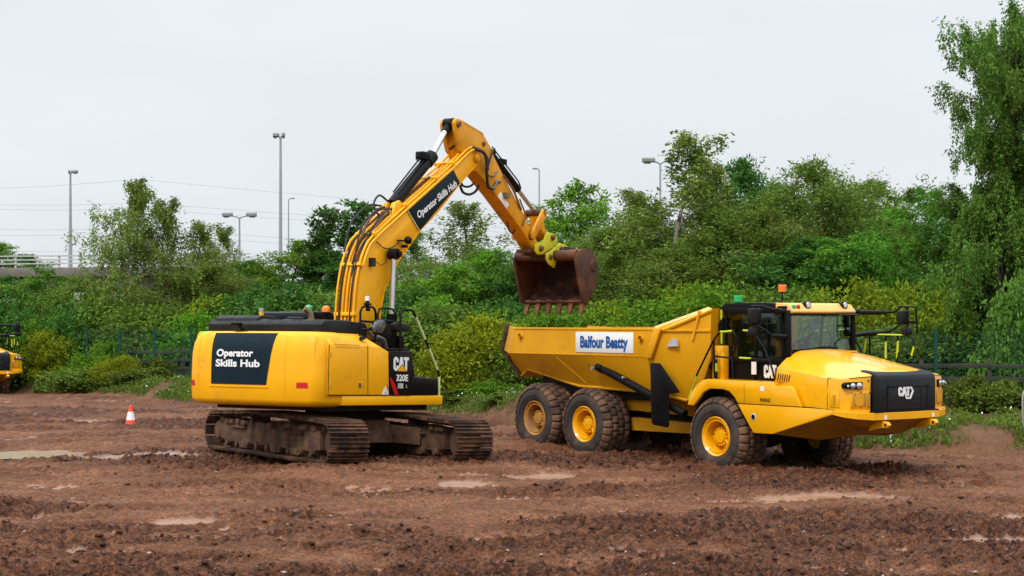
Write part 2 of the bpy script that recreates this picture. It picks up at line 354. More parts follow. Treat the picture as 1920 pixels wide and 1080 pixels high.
def axis_pts(lo, hi, dens):
    p = [lo]
    while p[-1] < hi: p.append(p[-1]+dens(p[-1]))
    return np.array(p)
gx = axis_pts(-700, 700, lambda x: .026 if abs(x) < 7 else .026+.012*(abs(x)-7))
gy = axis_pts(-60, 900, lambda y:   .034+.0045*(y-16.5) if 16.5 <= y < 44 else (.16+.035*(y-44) if y >= 44 else .06+.09*(16.5-y)))
X, Y = np.meshgrid(gx, gy); Xf, Yf = X.ravel(), Y.ravel()
Zm, CH, WET, ON = mud(Xf, Yf); Zf = ground(Xf, Yf)+Zm
for (px, py, rx, ry) in PUD:
    q = ((Xf-px)/(rx*1.25))**2+((Yf-py)/(ry*1.25))**2; k = np.exp(-q*1.6); Zf = Zf-Zm*.75*k; WET = np.maximum(WET, .55*sstep(.25, .7, k))
def grid_mesh(name, xs, ys, Z, attrs, mat):
    nx, ny = len(xs), len(ys); XX, YY = np.meshgrid(xs, ys)
    co = np.stack([XX.ravel(), YY.ravel(), Z], 1)
    i = np.arange(nx*ny).reshape(ny, nx); q = np.stack([i[:-1, :-1], i[:-1, 1:], i[1:, 1:], i[1:, :-1]], -1).reshape(-1, 4)
    return raw_mesh(name, co, q, attrs, mat, True)
def raw_mesh(name, co, q, attrs, mat, smooth=False):
    me = bpy.data.meshes.new(name); me.vertices.add(len(co)); me.vertices.foreach_set('co', co.astype(np.float32).ravel())
    k = q.shape[1]; me.loops.add(q.size); me.loops.foreach_set('vertex_index', q.astype(np.int32).ravel())
    me.polygons.add(len(q)); me.polygons.foreach_set('loop_start', np.arange(0, q.size, k, dtype=np.int32))
    if smooth: me.polygons.foreach_set('use_smooth', np.ones(len(q), bool))
    me.update(calc_edges=True)
    for nme, a in (attrs or {}).items():
        at = me.attributes.new(nme, 'FLOAT', 'POINT'); at.data.foreach_set('value', a.astype(np.float32))
    me.materials.append(mat); return me
def groundm():
    m, t, n, l, b = newmat('churned_mud')
    def at(k): a = n.new('ShaderNodeAttribute'); a.attribute_name = k; return a.outputs['Fac']
    f1 = rng(t, nz(t, .9, 6, .6, 'Object', (.5, 1.3, 1)).outputs[0], .38, .62, 0, 1)
    f2 = rng(t, nz(t, 9, 5, .65).outputs[0], .33, .7, 0, 1)
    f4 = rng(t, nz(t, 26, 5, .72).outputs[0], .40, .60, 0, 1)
    f5 = rng(t, nz(t, 11, 5, .68, 'Object', (1, 1.6, 1)).outputs[0], .42, .60, 0, 1)  # fine crumb tones: damp specks plus painted shadow gaps between clods
    smooth_c = mixc(t, f1, (.175, .067, .029), (.325, .142, .070))
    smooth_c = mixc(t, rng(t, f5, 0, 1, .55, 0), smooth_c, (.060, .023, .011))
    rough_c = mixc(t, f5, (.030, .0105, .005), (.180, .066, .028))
    c = mixc(t, at('churn'), smooth_c, rough_c)
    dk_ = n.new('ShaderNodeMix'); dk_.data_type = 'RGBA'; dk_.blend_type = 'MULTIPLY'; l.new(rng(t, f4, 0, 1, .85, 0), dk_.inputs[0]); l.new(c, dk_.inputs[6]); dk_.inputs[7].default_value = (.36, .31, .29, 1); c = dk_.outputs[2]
    c = mixc(t, at('wet'), c, (.285, .150, .090))  # pale tint paints the sky's sheen into the wet mud colour
    f3 = rng(t, nz(t, 2.2, 6, .6).outputs[0], .42, .62, 0, 1)
    soil = mixc(t, f3, (.165, .085, .048), (.085, .058, .028))
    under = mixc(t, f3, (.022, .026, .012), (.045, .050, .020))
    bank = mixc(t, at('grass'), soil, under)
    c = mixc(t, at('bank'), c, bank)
    l.new(c, b.inputs['Base Color'])
    r = n.new('ShaderNodeMix'); l.new(at('wet'), r.inputs[0]); l.new(rng(t, nz(t, 4, 4).outputs[0], .35, .65, .6, .85), r.inputs[2]); r.inputs[3].default_value = .22
    r2 = n.new('ShaderNodeMix'); l.new(at('bank'), r2.inputs[0]); l.new(r.outputs[0], r2.inputs[2]); r2.inputs[3].default_value = .95
    l.new(r2.outputs[0], b.inputs['Roughness']); 
    l.new(rng(t, at('wet'), 0, 1, .16, .6), b.inputs['Specular IOR Level'])
    bp = n.new('ShaderNodeBump'); bp.inputs['Distance'].default_value = .035
    w = n.new('ShaderNodeMath'); w.operation = 'MULTIPLY_ADD'; l.new(at('wet'), w.inputs[0]); w.inputs[1].default_value = -.75; w.inputs[2].default_value = .8
    l.new(w.outputs[0], bp.inputs['Strength']); l.new(nz(t, 24, 6, .7).outputs[0], bp.inputs['Height']); l.new(bp.outputs[0], b.inputs['Normal'])
    return m
FYi = np.interp(Xf, FX, FY)
gme = grid_mesh('mud_ground', gx, gy, Zf, {'churn': CH, 'wet': WET, 'bank': 1-ON, 'grass': sstep(-1.5, 1.5, Yf-FYi)}, groundm())
go = bpy.data.objects.new('mud_ground', gme); C.objects.link(go); tag(go, kind='structure')

def waterm():
    m, t, n, l, b = newmat('puddle_water'); b.inputs['Base Color'].default_value = (.33, .225, .13, 1); b.inputs['Roughness'].default_value = .16
    b.inputs['IOR'].default_value = 1.33; b.inputs['Specular IOR Level'].default_value = .4
    bp = n.new('ShaderNodeBump'); bp.inputs['Strength'].default_value = .25; bp.inputs['Distance'].default_value = .02
    l.new(nz(t, 5, 3).outputs[0], bp.inputs['Height']); l.new(bp.outputs[0], b.inputs['Normal']); return m
wm = waterm()
for pi_, (px, py, rx, ry) in enumerate(PUD):
    pts = []
    for k in range(48):
        a = k/48*2*math.pi; r = 1.25+.25*math.sin(3*a+px)+.12*math.sin(7*a+2*px); pts.append((px+rx*r*math.cos(a), py+ry*r*math.sin(a), PZ+.005*pi_))
    o = MB().add(pts+[(px, py, PZ+.005*pi_)], [(k, (k+1) % 48, 48) for k in range(48)]).build('puddle', wm); tag(o, kind='structure')
# ------------------------------------------------------------------ articulated dump truck: local x forward, y to its left, z up
TR = empty('dump_truck', (5.066, 31.655, 0), (0, 0, R(-53)), 'large yellow six wheeled dump truck with a white sign on its side, beside the excavator', 'dump truck', 'yellow articulated dump trucks')
YB = 1.45
def make_wheel(name, rimmat, treadmat):
    w = MB()   # origin at the rim plane, outward = -y
    w.lathe([(.335, .05), (.378, .02), (.388, -.012), (.372, -.022), (.352, -.004), (.335, .02), (.322, .028), (.318, .012), (.30, .012), (.292, .03), (.287, .06), (.280, .22), (.272, .34), (.0, .34)], n=56)
    w.box(-.20, -.10, .10, .13, -.045, -.02)
    w.tube(crv([(.20, .06, -.05), (.255, .05, -.12), (.26, .05, -.2), (.2, .05, -.27)], 5), .016, 6)
    rim = w.build(name, rimmat, smooth=35)
    h = MB().lathe([(.20, .305), (.185, .22), (.165, .15), (.135, .125), (.12, .085), (.0, .075)], n=40)
    for k in range(14):
        a = 2*math.pi*k/14; h.cyl((.160*math.cos(a), .19, .160*math.sin(a)), (.160*math.cos(a), .105, .160*math.sin(a)), .024, 6)
    h.build('hub', rimmat, rim, smooth=35)
    t = MB().lathe([(.37, .06), (.385, -.005), (.42, -.035), (.50, -.058), (.57, -.055), (.625, -.03), (.662, .0), (.705, .045), (.722, .12), (.724, .33), (.722, .54), (.705, .60), (.66, .65), (.60, .69), (.42, .68), (.37, .6)], n=96)
    t.lathe([(.495, -.0635), (.505, -.0635), (.505, -.05), (.495, -.05)], n=80)
    t.build('tyre', M['rub'], rim, smooth=40)
    b = MB(); NB = 28
    def pt(a, r, y): return (r*math.cos(a), y, r*math.sin(a))
    rows = [(-.04, .168, 0, 1), (.172, .328, .5, .86), (.332, .488, 0, .86), (.492, .70, .5, 1)]
    for (y0, y1, off, ln) in rows:
        for k in range(NB):
            a0 = 2*math.pi*(k+off)/NB; da = 2*math.pi/NB*.455*(.96+.06*random.random()); n = 3; g = .012; rt = .762+random.uniform(-.004, .003)
            inn = []; out = []
            out_r = lambda y: rt-(.055 if y < .0 or y > .66 else .0)
            for i in range(n+1):
                a = a0-da+2*da*i/n+.03*math.sin(3.1*i)
                inn.append([pt(a, .69 if y0 > 0 else .655, y0), pt(a, .69 if y1 < .66 else .655, y1)])
                s = 1-.10*abs(2*i/n-1)**3
                ym = (y0+y1)/2; aa = a0+(a-a0)*.90
                out.append([pt(aa, out_r(y0), y0+g*1.6), pt(aa, rt+.003, ym), pt(aa, out_r(y1), y1-g*1.6)])
            rings = [[inn[i][0], out[i][0], out[i][1], out[i][2], inn[i][1]] for i in range(n+1)]
            b.loft(rings)
    b.build('tread', treadmat, rim, .006, smooth=45, seg=1)
    return rim
hubs = [(0, .556, 'yel'), (-3.98, .587, 'yel'), (-5.695, .632, 'hubmud')]
protoW = {k: make_wheel('wheel', M[k], M['tread']) for k in ('yel', 'hubmud')}
used = set()
for (x, z, k) in hubs:
    for side in (-1, 1):
        if k in used: o = copy_tree(protoW[k], TR)
        else: o = protoW[k]; o.parent = TR; used.add(k)
        o.location = (x, -1.42 if side < 0 else (1.74 if x == 0 else 1.64), z-(0 if side < 0 else (.09 if x == 0 else .03))); o.rotation_euler = (0, random.uniform(0, .2) if side < 0 else 1.1, 0 if side < 0 else math.pi)
        if k == 'hubmud' and side < 0: o['label'] = 'rear wheel with a mud covered rim'
# dump body
st = [  # tail to front: rim, rib line, break, lower edge  (x, half width, z)
 [(-6.96, 1.20, 2.66), (-7.02, 1.20, 2.45), (-7.15, 1.20, 2.12), (-6.72, .98, 1.50)],
 [(-6.39, 1.45, 2.63), (-6.44, 1.45, 2.50), (-6.60, 1.45, 2.055), (-6.42, 1.03, 1.685)],
 [(-4.60, 1.45, 2.63), (-4.60, 1.45, 2.50), (-4.60, 1.45, 2.055), (-4.60, 1.03, 1.365)],
 [(-1.68, 1.45, 2.63), (-1.72, 1.45, 2.50), (-1.92, 1.45, 2.055), (-2.45, 1.08, 1.32)],
 [(-.36, 1.20, 3.03), (-.36, 1.22, 2.58), (-.36, 1.22, 2.05), (-.86, 1.10, 1.16)]]
d = MB()
def ring(s, inset):
    r = [(x, -(hw_-inset), z+(0 if i < 3 else inset)) for i, (x, hw_, z) in enumerate(s)]; return r+[(x, -y, z) for x, y, z in r[::-1]]
outer = [ring(s, 0) for s in st]; inner = [ring(s, .07) for s in st]
inner[0] = [(x+.01, y, z) for x, y, z in inner[0]]; inner[-1] = [(x-.07, y, z) for x, y, z in inner[-1]]
n8 = 8; vv = [p for r in outer for p in r]+[p for r in inner for p in r]; ns = len(st); ff = []
for k in range(ns-1):
    for i in range(n8-1):
        ff.append((k*n8+i, k*n8+i+1, (k+1)*n8+i+1, (k+1)*n8+i)); b0 = ns*n8; ff.append((b0+k*n8+i, b0+(k+1)*n8+i, b0+(k+1)*n8+i+1, b0+k*n8+i+1))
    for i in (0, 7): ff.append((k*n8+i, (k+1)*n8+i, ns*n8+(k+1)*n8+i, ns*n8+k*n8+i))
for i in range(7): ff.append((i, ns*n8+i, ns*n8+i+1, i+1))
e0 = (ns-1)*n8; e1 = ns*n8+(ns-1)*n8
ff += [tuple(e0+i for i in range(8)), tuple(e1+i for i in range(7, -1, -1)), (e0, e1, e1+7, e0+7)]
d.add(vv, ff)
body = d.build('dump_body', M['bodyp'], TR, smooth=20)
for s in (-1, 1):
    MB().prism([(-1.69, 2.632), (-1.49, 2.632), (-1.78, 2.03), (-1.96, 2.03)], s*1.455, s*1.515).build('side_rib', M['bodyp'], body, .012)
    MB().prism([(-6.40, 2.59), (-1.70, 2.59), (-1.70, 2.637), (-6.40, 2.637)], s*1.38, s*1.463).build('top_rail', M['bodyp'], body, .006)
    MB().loft([[(-1.95, s*1.30, 2.66), (-1.50, s*1.47, 2.60), (-1.44, s*1.45, 2.57), (-1.9, s*1.28, 2.6)], [(-.52, s*1.12, 3.06), (-.30, s*1.24, 3.02), (-.30, s*1.22, 2.97), (-.5, s*1.1, 3.0)]]).build('canopy_flange', M['yel'], body, .006)
    r_ = MB().add([(-1.60, s*1.44, 2.57), (-.36, s*1.215, 2.57), (-.36, s*1.215, 2.61), (-1.60, s*1.44, 2.61), (-1.60, s*1.475, 2.575), (-.36, s*1.25, 2.575), (-.36, s*1.25, 2.605), (-1.60, s*1.475, 2.605)], [(0, 1, 2, 3), (4, 7, 6, 5), (0, 4, 5, 1), (3, 2, 6, 7), (1, 5, 6, 2), (0, 3, 7, 4)]).build('stiffener', M['bodyp'], body)
    MB().bar((-.60, s*1.28, 2.98), (-.78, s*1.305, 2.40), .05, .05).build('canopy_rib', M['bodyp'], body)
    MB().lathe([(.028, 0), (.028, .05), (.062, .05), (.062, 0)], (-6.15, -1.50 if s < 0 else 1.45, 2.44), n=20).build('lifting_ring', M['bodyp'], body); MB().lathe([(.028, 0), (.028, .05), (.062, .05), (.062, 0)], (-2.12, -1.50 if s < 0 else 1.45, 2.42), n=20).build('lifting_ring', M['bodyp'], body)
    MB().bar((-4.95, s*1.415, 2.0), (-4.30, s*1.10, 1.44), .012, .012).bar((-6.60, s*1.452, 2.062), (-1.95, s*1.452, 2.062), .008, .012).build('weld_seam', M['yelw'], body)
    MB().prism([(-4.08, 2.05), (-3.82, 2.05), (-3.82, 1.90), (-3.90, 1.83), (-4.0, 1.88)], s*1.30, s*1.36).build('cylinder_bracket', M['bodyp'], body, .01)
    # bottom rim of the chute and the hoist cylinder
    MB().tube([(-6.75, s*1.0, 1.52), (-6.42, s*1.05, 1.69), (-4.6, s*1.05, 1.37), (-2.45, s*1.10, 1.325), (-.86, s*1.115, 1.17)], .03, 6).build('edge_bar', M['bodyp'], body)
    hc = MB().cyl((-3.60, s*1.30, 1.80), (-1.0, s*1.30, .94), .083, 18).cyl((-3.66, s*1.30, 1.82), (-3.52, s*1.30, 1.773), .10, 18).build('hoist_cylinder', M['blk'], TR, smooth=40)
    MB().cyl((-3.93, s*1.30, 1.915), (-3.62, s*1.30, 1.81), .05, 14).lathe([(.0, -.06), (.07, -.06), (.07, .06), (.0, .06)], (-3.93, s*1.30, 1.915), n=16).build('piston_rod', M['chrome'], hc)
    MB().cyl((-2.75, s*1.36, 1.60), (-2.75, s*1.42, 1.62), .025, 8).build('bleed_fitting', M['steel'], hc); MB().cyl((-3.72, s*1.37, 1.78), (-3.72, s*1.44, 1.78), .035, 8).build('bleed_fitting', M['steel'], hc)
    MB().prism([(-1.865, 1.93), (-1.57, 1.935), (-1.01, 1.40), (-1.02, 1.36), (-1.30, 1.33), (-1.30, .70), (-1.35, .655), (-1.77, .69), (-1.82, .74)], s*1.44, s*1.455).build('mud_flap', M['blk'], TR, .008)
    MB().box(-2.25, -1.95, min(s*.95, s*1.1), max(s*.95, s*1.1), 1.12, 1.22).build('red_valve', M['red'], TR, .02)
for s in (-1, 1):       # mud smeared and chewed tail lip
    mb = MB()
    for k in range(40):
        u = k/39; p = Vector((-6.96, s*1.22, 2.66)).lerp(Vector((-7.17, s*1.21, 2.12)), u/.6) if u < .6 else Vector((-7.17, s*1.21, 2.12)).lerp(Vector((-6.74, s*1.0, 1.5)), (u-.6)/.4)
        r0 = random.uniform(.03, .075); mb.obox(p, (1, 0, 0), (0, 1, 0), (0, 0, 1), r0*random.uniform(.5, 1.2), r0*.55, r0)
    mb.build('caked_mud', M['mudfr'], body, .02)
# name sign and lettering
sg = MB().prism([(-4.223, 2.118), (-2.368, 2.118), (-2.368, 2.547), (-4.223, 2.547)], -1.462, -1.45).build('name_sign', M['signw'], TR, .003)
put_text(MB(), "Balfour Beatty", lambda a, b: (-4.065+a*1.535, -1.466, 2.225+b*.33), .045).build('lettering', M['blue'], sg)
MB().prism([(-1.42, 2.27), (-1.09, 2.28), (-1.13, 2.43), (-1.25, 2.43)], -1.428, -1.40).build('warning_decal', M['grey'], TR, loc=(.02, -.012, 0))
# chassis, axles
ch = MB()
for s in (-1, 1):
    ch.prism([(-6.3, .78), (-3.2, .88), (-1.4, .84), (-.9, 1.02), (-.9, 1.16), (-6.3, 1.16)], s*.42, s*.62).prism([(-3.35, .46), (-1.0, .50), (-1.0, .70), (-3.35, .74)], s*.45, s*.66)
ch.build('rear_frame', M['yelw'], TR, .015)
dk = MB()
for x, z, _ in hubs: dk.cyl((x, -1.1, z), (x, 1.3, z), .17, 16).lathe([(.0, -.35), (.25, -.2), (.28, 0), (.25, .2), (.0, .35)], (x, 0, z), n=20)
dk.box(-1.2, 2.0, -.62, .62, .62, 1.2).box(-2.9, -1.0, -.4, .4, .55, 1.1).box(-.95, -.3, -.9, .9, .7, 1.15).prism([(-6.2, 1.12), (-2.3, 1.12), (-2.3, 1.34), (-4.6, 1.38), (-6.2, 1.62)], -.8, .8)
dk.box(-.72, -.60, -1.30, -.62, .45, 1.45).box(-.72, -.60, .62, 1.30, .45, 1.45)
dk.tube(crv([(-1.2, -1.0, 1.5), (-.95, -1.05, 1.85), (-.6, -1.05, 1.95), (-.2, -1.0, 1.7)], 5), .085, 10).tube(crv([(-1.4, -.6, 1.3), (-1.0, -.7, 1.2), (-.6, -.6, 1.25)], 5), .05, 8)
dk.build('chassis', M['dark'], TR, .02)
# front unit: fenders with side panels, skirts, hood, bumper
ar = [(.605, 1.222), (.52, 1.33), (.38, 1.44), (.20, 1.475), (-.15, 1.475), (-.33, 1.40), (-.47, 1.26), (-.60, 1.13), (-.78, 1.13), (-.745, 1.24), (-.66, 1.40), (-.50, 1.545), (-.36, 1.63), (-.22, 1.66), (1.50, 1.645), (1.53, 1.585), (1.94, 1.59), (2.02, 1.54), (2.20, 1.222)]
for s in (-1, 1):
    f = MB().prism(ar, s*1.37, s*1.45).build('fender', M['yel'], TR, .018)
    MB().prism([(-.22, 1.655), (1.50, 1.64), (1.50, 1.56), (-.15, 1.56)], s*.80, s*1.38).build('deck', M['yel'], f, .01)
    MB().loft([[(x, s*.9, z-.03), (x, s*1.38, z-.03), (x, s*1.38, z+.015), (x, s*.9, z+.015)] for x, z in [(-.62, 1.15), (-.5, 1.28), (-.34, 1.42), (-.15, 1.50), (.20, 1.50)]]).build('arch_liner', M['dark'], f)
    MB().prism([(.600, 1.212), (1.01, .682), (1.50, .69), (2.97, 1.12), (2.97, 1.195), (2.72, 1.208), (2.35, 1.212)], s*1.35, s*1.448).build('side_skirt', M['yel'], TR, .014)
    MB().prism([(.60, 1.205), (2.40, 1.205), (2.97, 1.185), (2.97, 1.20), (2.40, 1.225), (.60, 1.23)], s*1.30, s*1.438).build('seal_strip', M['blk'], TR)
    MB().lathe([(.0, -.0), (.055, 0), (.07, .012), (.07, .03)], (1.02, -1.46 if s < 0 else 1.43, .985), n=24).build('filler_cap', M['grey'], TR)
    MB().lathe([(.0, 0), (.042, 0), (.05, .012)], (1.02, -1.466 if s < 0 else 1.44, .985), n=20).build('filler_plug', M['blk'], TR)
def hood_ring(x, pts): return [(x+(p[2] if len(p) > 2 else 0), -p[0], p[1]) for p in pts]+[(x+(p[2] if len(p) > 2 else 0), p[0], p[1]) for p in pts[-2::-1]]
hs_ = [hood_ring(1.38, [(1.24, 1.235), (1.24, 1.70), (1.20, 1.905), (1.05, 2.02), (.88, 2.135), (.66, 2.235), (.25, 2.262), (0, 2.27)]),
       hood_ring(2.10, [(1.32, 1.225), (1.32, 1.62), (1.295, 1.845), (1.14, 1.925), (.93, 2.02), (.66, 2.115), (.25, 2.15), (0, 2.155)]),
       hood_ring(2.80, [(1.40, 1.16), (1.40, 1.56), (1.385, 1.757), (1.22, 1.815), (.98, 1.885), (.66, 1.97), (.25, 2.0), (0, 2.005)]),
       hood_ring(3.08, [(1.39, 1.15), (1.39, 1.54), (1.37, 1.757), (1.20, 1.805), (.94, 1.855), (.64, 1.915), (.25, 1.935), (0, 1.94)]),
       hood_ring(3.22, [(1.27, 1.15), (1.27, 1.52), (1.255, 1.765), (1.12, 1.805), (.90, 1.84), (.62, 1.875), (.25, 1.887), (0, 1.89)]),
       hood_ring(3.33, [(.87, 1.15), (.87, 1.52), (.86, 1.79), (.83, 1.81), (.78, 1.825), (.56, 1.84), (.25, 1.845), (0, 1.845)])]
hood = MB().loft(hs_, True, False).build('hood', M['yel'], TR, .012, smooth=20)
hb = MB().add(hs_[0], [tuple(range(len(hs_[0])))]).add(hs_[-1], [tuple(range(len(hs_[-1])))]).build('hood_bulkhead', M['blk'], hood)
for s in (-1, 1):
    lv = MB().prism([(1.40, 1.655), (1.505, 1.865), (1.74, 1.825), (1.83, 1.655)], s*1.15, s*1.292).build('side_louvre', M['yel'], hood, .012)
    m2 = MB()
    for k in range(6): x = 1.48+k*.055; m2.prism([(x, 1.675), (x+.03, 1.81-.004*k), (x+.05, 1.81-.004*k), (x+.022, 1.675)], s*1.291, s*1.299)
    m2.build('louvre_slats', M['dark'], lv)
    MB().bar((2.80, s*1.402, 1.165), (2.80, s*1.389, 1.755), .010, .010).bar((2.80, s*1.389, 1.76), (3.22, s*1.258, 1.768), .010, .010).bar((3.22, s*1.258, 1.768), (3.33, s*.865, 1.795), .010, .010).build('panel_gap', M['dark'], hood)
    P0 = Vector((3.22, s*1.27, 0)); P1 = Vector((3.33, s*.87, 0)); dx = (P1-P0); nrm = Vector((-dx.y*s, dx.x*s, 0)).normalized()*-1; nrm = nrm if nrm.x > 0 else -nrm
    def on(u, z, o): q = P0+dx*u+nrm*o; return (q.x, q.y, z)
    def plate(poly, o0, o1, name, mat, bev=.006, par=hood):
        return MB().add([on(u, z, o0) for u, z in poly]+[on(u, z, o1) for u, z in poly], [tuple(range(len(poly))), tuple(range(2*len(poly)-1, len(poly)-1, -1))]+[(i, (i+1) % len(poly), len(poly)+(i+1) % len(poly), len(poly)+i) for i in range(len(poly))]).build(name, mat, par, bev)
    hl = plate([(-.30, 1.585), (.56, 1.565), (.58, 1.70), (-.20, 1.70), (-.32, 1.66)], -.10, .035, 'headlight', M['blk'], .012, TR)
    m3 = MB()
    for u, zc, r0 in ((.06, 1.632, .050), (.38, 1.632, .058)):
        a, b = Vector(on(u, zc, .02)), Vector(on(u, zc, .048)); m3.tube([a, b, b+nrm*.010], [r0, r0, r0*.6], 18)
    m3.build('lamp_lens', M['lens'], hl, smooth=50)
    MB().cyl(on(-.18, 1.635, .02), on(-.18, 1.635, .045), .02, 10).build('side_lamp', M['signw'], hl)
    plate([(.0, 1.235), (.95, 1.235), (.95, 1.525), (.0, 1.525)], -.03, .016, 'lamp_guard', M['yel'], .006)
    ag = plate([(.05, 1.255), (.91, 1.255), (.91, 1.505), (.05, 1.505)], .008, .021, 'air_grille', M['perf'], .002)
    m6 = MB(); c_ = Vector(on(.42, 1.38, .023)); m6.tube([c_-nrm*.004, c_+nrm*.002], .105, 28); m6.build('round_guard', M['yelw'], ag)
    sgd = MB().prism([(2.86, 1.25), (3.08, 1.245), (3.08, 1.52), (2.86, 1.53)], s*1.38, s*1.409).build('side_guard', M['yel'], hood, .005)
    MB().prism([(2.94, 1.285), (3.0, 1.285), (3.0, 1.47), (2.94, 1.47)], s*1.40, s*1.414).build('small_grille', M['perf'], sgd)
    m4 = MB()
    for u in (.03, .50, .93):
        for z in (1.245, 1.515): m4.cyl(on(u, z, .01), on(u, z, .028), .010, 6)
    for z in (1.27, 1.72): m4.cyl(on(.90, z, .0), on(.90, z, .016), .014, 8)
    m4.build('guard_bolts', M['dark'], hood)
MB().box(1.66, 1.86, .10, .50, 2.185, 2.215).build('hood_vent', M['yelw'], hood, .006)
# black grille surround wrapped over the hood nose
gl = MB().loft([[(x, -hw2, zb), (x, -hw2, zt2), (x, hw2, zt2), (x, hw2, zb)] for x, hw2, zb, zt2 in ((3.06, .83, 1.15, 1.905), (3.33, .82, 1.145, 1.855), (3.42, .80, 1.145, 1.81), (3.455, .79, 1.145, 1.73))]).build('grille_surround', M['plast'], TR, .02, smooth=40)
gp = MB().box(3.452, 3.467, -.54, .54, 1.20, 1.60).build('grille', pm('black_mesh', (.010, .010, .011), .6, 0, 0, .3, 40, None, (0, 0, 0), .5, 90), TR, .006)
MB().box(3.460, 3.474, -.54, .54, 1.375, 1.393).box(3.460, 3.472, -.54, .54, 1.29, 1.30).box(3.460, 3.474, .36, .39, 1.20, 1.60).box(3.458, 3.476, -.56, -.53, 1.19, 1.62).box(3.458, 3.476, .53, .56, 1.19, 1.62).box(3.458, 3.476, -.56, .56, 1.595, 1.62).build('grille_bars', M['plast'], gp)
for y_ in (-.76, .76): MB().box(3.20, 3.458, y_-.13, y_+.13, 1.145, 1.17).build('grille_foot', M['blk'], TR, .008)
def logo(put, scale=1):
    """block letters C A T on a unit of height 1, as polygons"""
    Cc = [(.46, .62), (.46, .84), (.30, 1), (.14, 1), (0, .84), (0, .16), (.14, 0), (.32, 0), (.46, .16), (.46, .38), (.29, .38), (.29, .22), (.18, .22), (.18, .78), (.29, .78), (.29, .62)]
    Aa = [(.44, 0), (.63, 1), (.83, 1), (1.02, 0), (.84, 0), (.80, .2), (.66, .2), (.62, 0)]
    Tt = [(.94, 1), (1.42, 1), (1.42, .78), (1.27, .78), (1.27, 0), (1.08, 0), (1.08, .78), (.94, .78)]
    return [Cc, Aa, Tt]
def flat(mb, polys, f0, f1):
    for p in polys:
        n = len(p); mb.add([f0(*q) for q in p]+[f1(*q) for q in p], [tuple(range(n)), tuple(range(2*n-1, n-1, -1))]+[(i, (i+1) % n, n+(i+1) % n, n+i) for i in range(n)])
    return mb
gx0, gs = -.30, .20
hexp = [(1.30, 1), (1.62, 1), (1.86, .5), (1.50, -.32), (.95, -.32), (.80, -.02), (.98, -.02), (1.06, -.14), (1.40, -.14), (1.66, .5), (1.52, .82), (1.30, .82)]
flat(MB(), logo(0)+[hexp], lambda a, b: (3.472, gx0+.02+a*.225, 1.43+b*.165), lambda a, b: (3.482, gx0+.02+a*.225, 1.43+b*.165)).build('grille_emblem', M['white'], gp)
# bumper and belly plate
bp = [(2.97, -1.46), (3.20, -1.40), (3.34, -1.22), (3.45, -.90), (3.47, 0), (3.45, .90), (3.34, 1.22), (3.20, 1.40), (2.97, 1.46)]
bi = [(x-.25, y*.82) for x, y in bp]
zl = [1.115, 1.07, 1.04, 1.015, 1.01, 1.015, 1.04, 1.07, 1.115]
zt_ = [1.195, 1.178, 1.163, 1.148, 1.143, 1.148, 1.163, 1.178, 1.195]
mb = MB(); n = len(bp)
mb.add([(x, y, z) for (x, y), z in zip(bp, zl)]+[(x, y, z) for (x, y), z in zip(bp, zt_)]+[(x, y, z) for (x, y), z in zip(bi, zt_)]+[(x, y, z) for (x, y), z in zip(bi, zl)],
       [(a*n+i, a*n+i+1, ((a+1) % 4)*n+i+1, ((a+1) % 4)*n+i) for a in range(4) for i in range(n-1)]+[(0, n, 2*n, 3*n), (n-1, 4*n-1, 3*n-1, 2*n-1)])
mb.build('bumper', M['yel'], TR, .008, smooth=9)
lo = [(1.50, -1.40, .685), (2.2, -.95, .60), (2.80, -.66, .70), (2.98, 0, .72), (2.80, .66, .70), (2.2, .95, .60), (1.5, 1.40, .685)]
up_ = [(1.52, -1.43, .70), (2.97, -1.43, 1.12), (3.32, -1.16, 1.045), (3.45, 0, 1.015), (3.32, 1.16, 1.045), (2.97, 1.43, 1.12), (1.52, 1.43, .70)]
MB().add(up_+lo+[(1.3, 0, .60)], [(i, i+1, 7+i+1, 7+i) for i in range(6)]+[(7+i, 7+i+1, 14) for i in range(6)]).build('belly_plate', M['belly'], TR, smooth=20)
for y in (-.62, .70):
    te = MB().prism([(3.10, .97), (3.42, 1.0), (3.52, .985), (3.57, .93), (3.52, .875), (3.42, .875), (3.12, .80)], y-.045, y+.045).build('towing_eye', M['yel'], TR, .012)
    MB().cyl((3.50, y-.047, .93), (3.50, y+.047, .93), .03, 14).build('eye_hole', M['dark'], te)
    MB().box(3.47, 3.478, y-.035, y+.03, 1.03, 1.10).build('tow_label', M['white'], te)
# cab
cabc = MB()
CX0, CX1, CW, Z0, Z1 = -.28, 1.40, .90, 1.63, 3.07
def post(p, q, w=.07, h=.07): cabc.bar(p, q, w, h)
for s in (-1, 1):
    y = s*CW
    post((CX0+.03, y, Z0), (CX0+.03, y, Z1), .06, .06); post((1.32, y, 2.05), (1.20, y, 3.0), .09, .09); post((1.40, s*.90, 2.08), (1.38, s*.91, 2.98), .07, .10); post((.50, y, Z0), (.62, y, 3.0), .055, .05)
    post((CX0, y, 2.98), (1.35, y, 3.0), .07, .13); post((CX0, y, 2.03), (1.34, y, 2.03), .06, .10)
    cabc.prism([(CX0, Z0), (1.32, Z0), (1.34, 2.02), (CX0, 2.02)], y-s*.06, y-s*.01)
cabc.box(1.33, 1.42, -.9, .9, 2.16, 2.235); cabc.box(1.30, 1.41, -.88, .88, 2.90, 2.97); cabc.box(CX0, CX0+.05, -.9, .9, Z0, 2.05); cabc.box(CX0, 1.3, -.85, .85, Z0, Z0+.05); cabc.box(CX0, CX0+.06, -.9, .9, 2.9, 3.02)
cabc.box(1.24, 1.36, -.84, .84, 1.9, 2.18)
cab = cabc.build('cab', M['blk'], TR, .012)
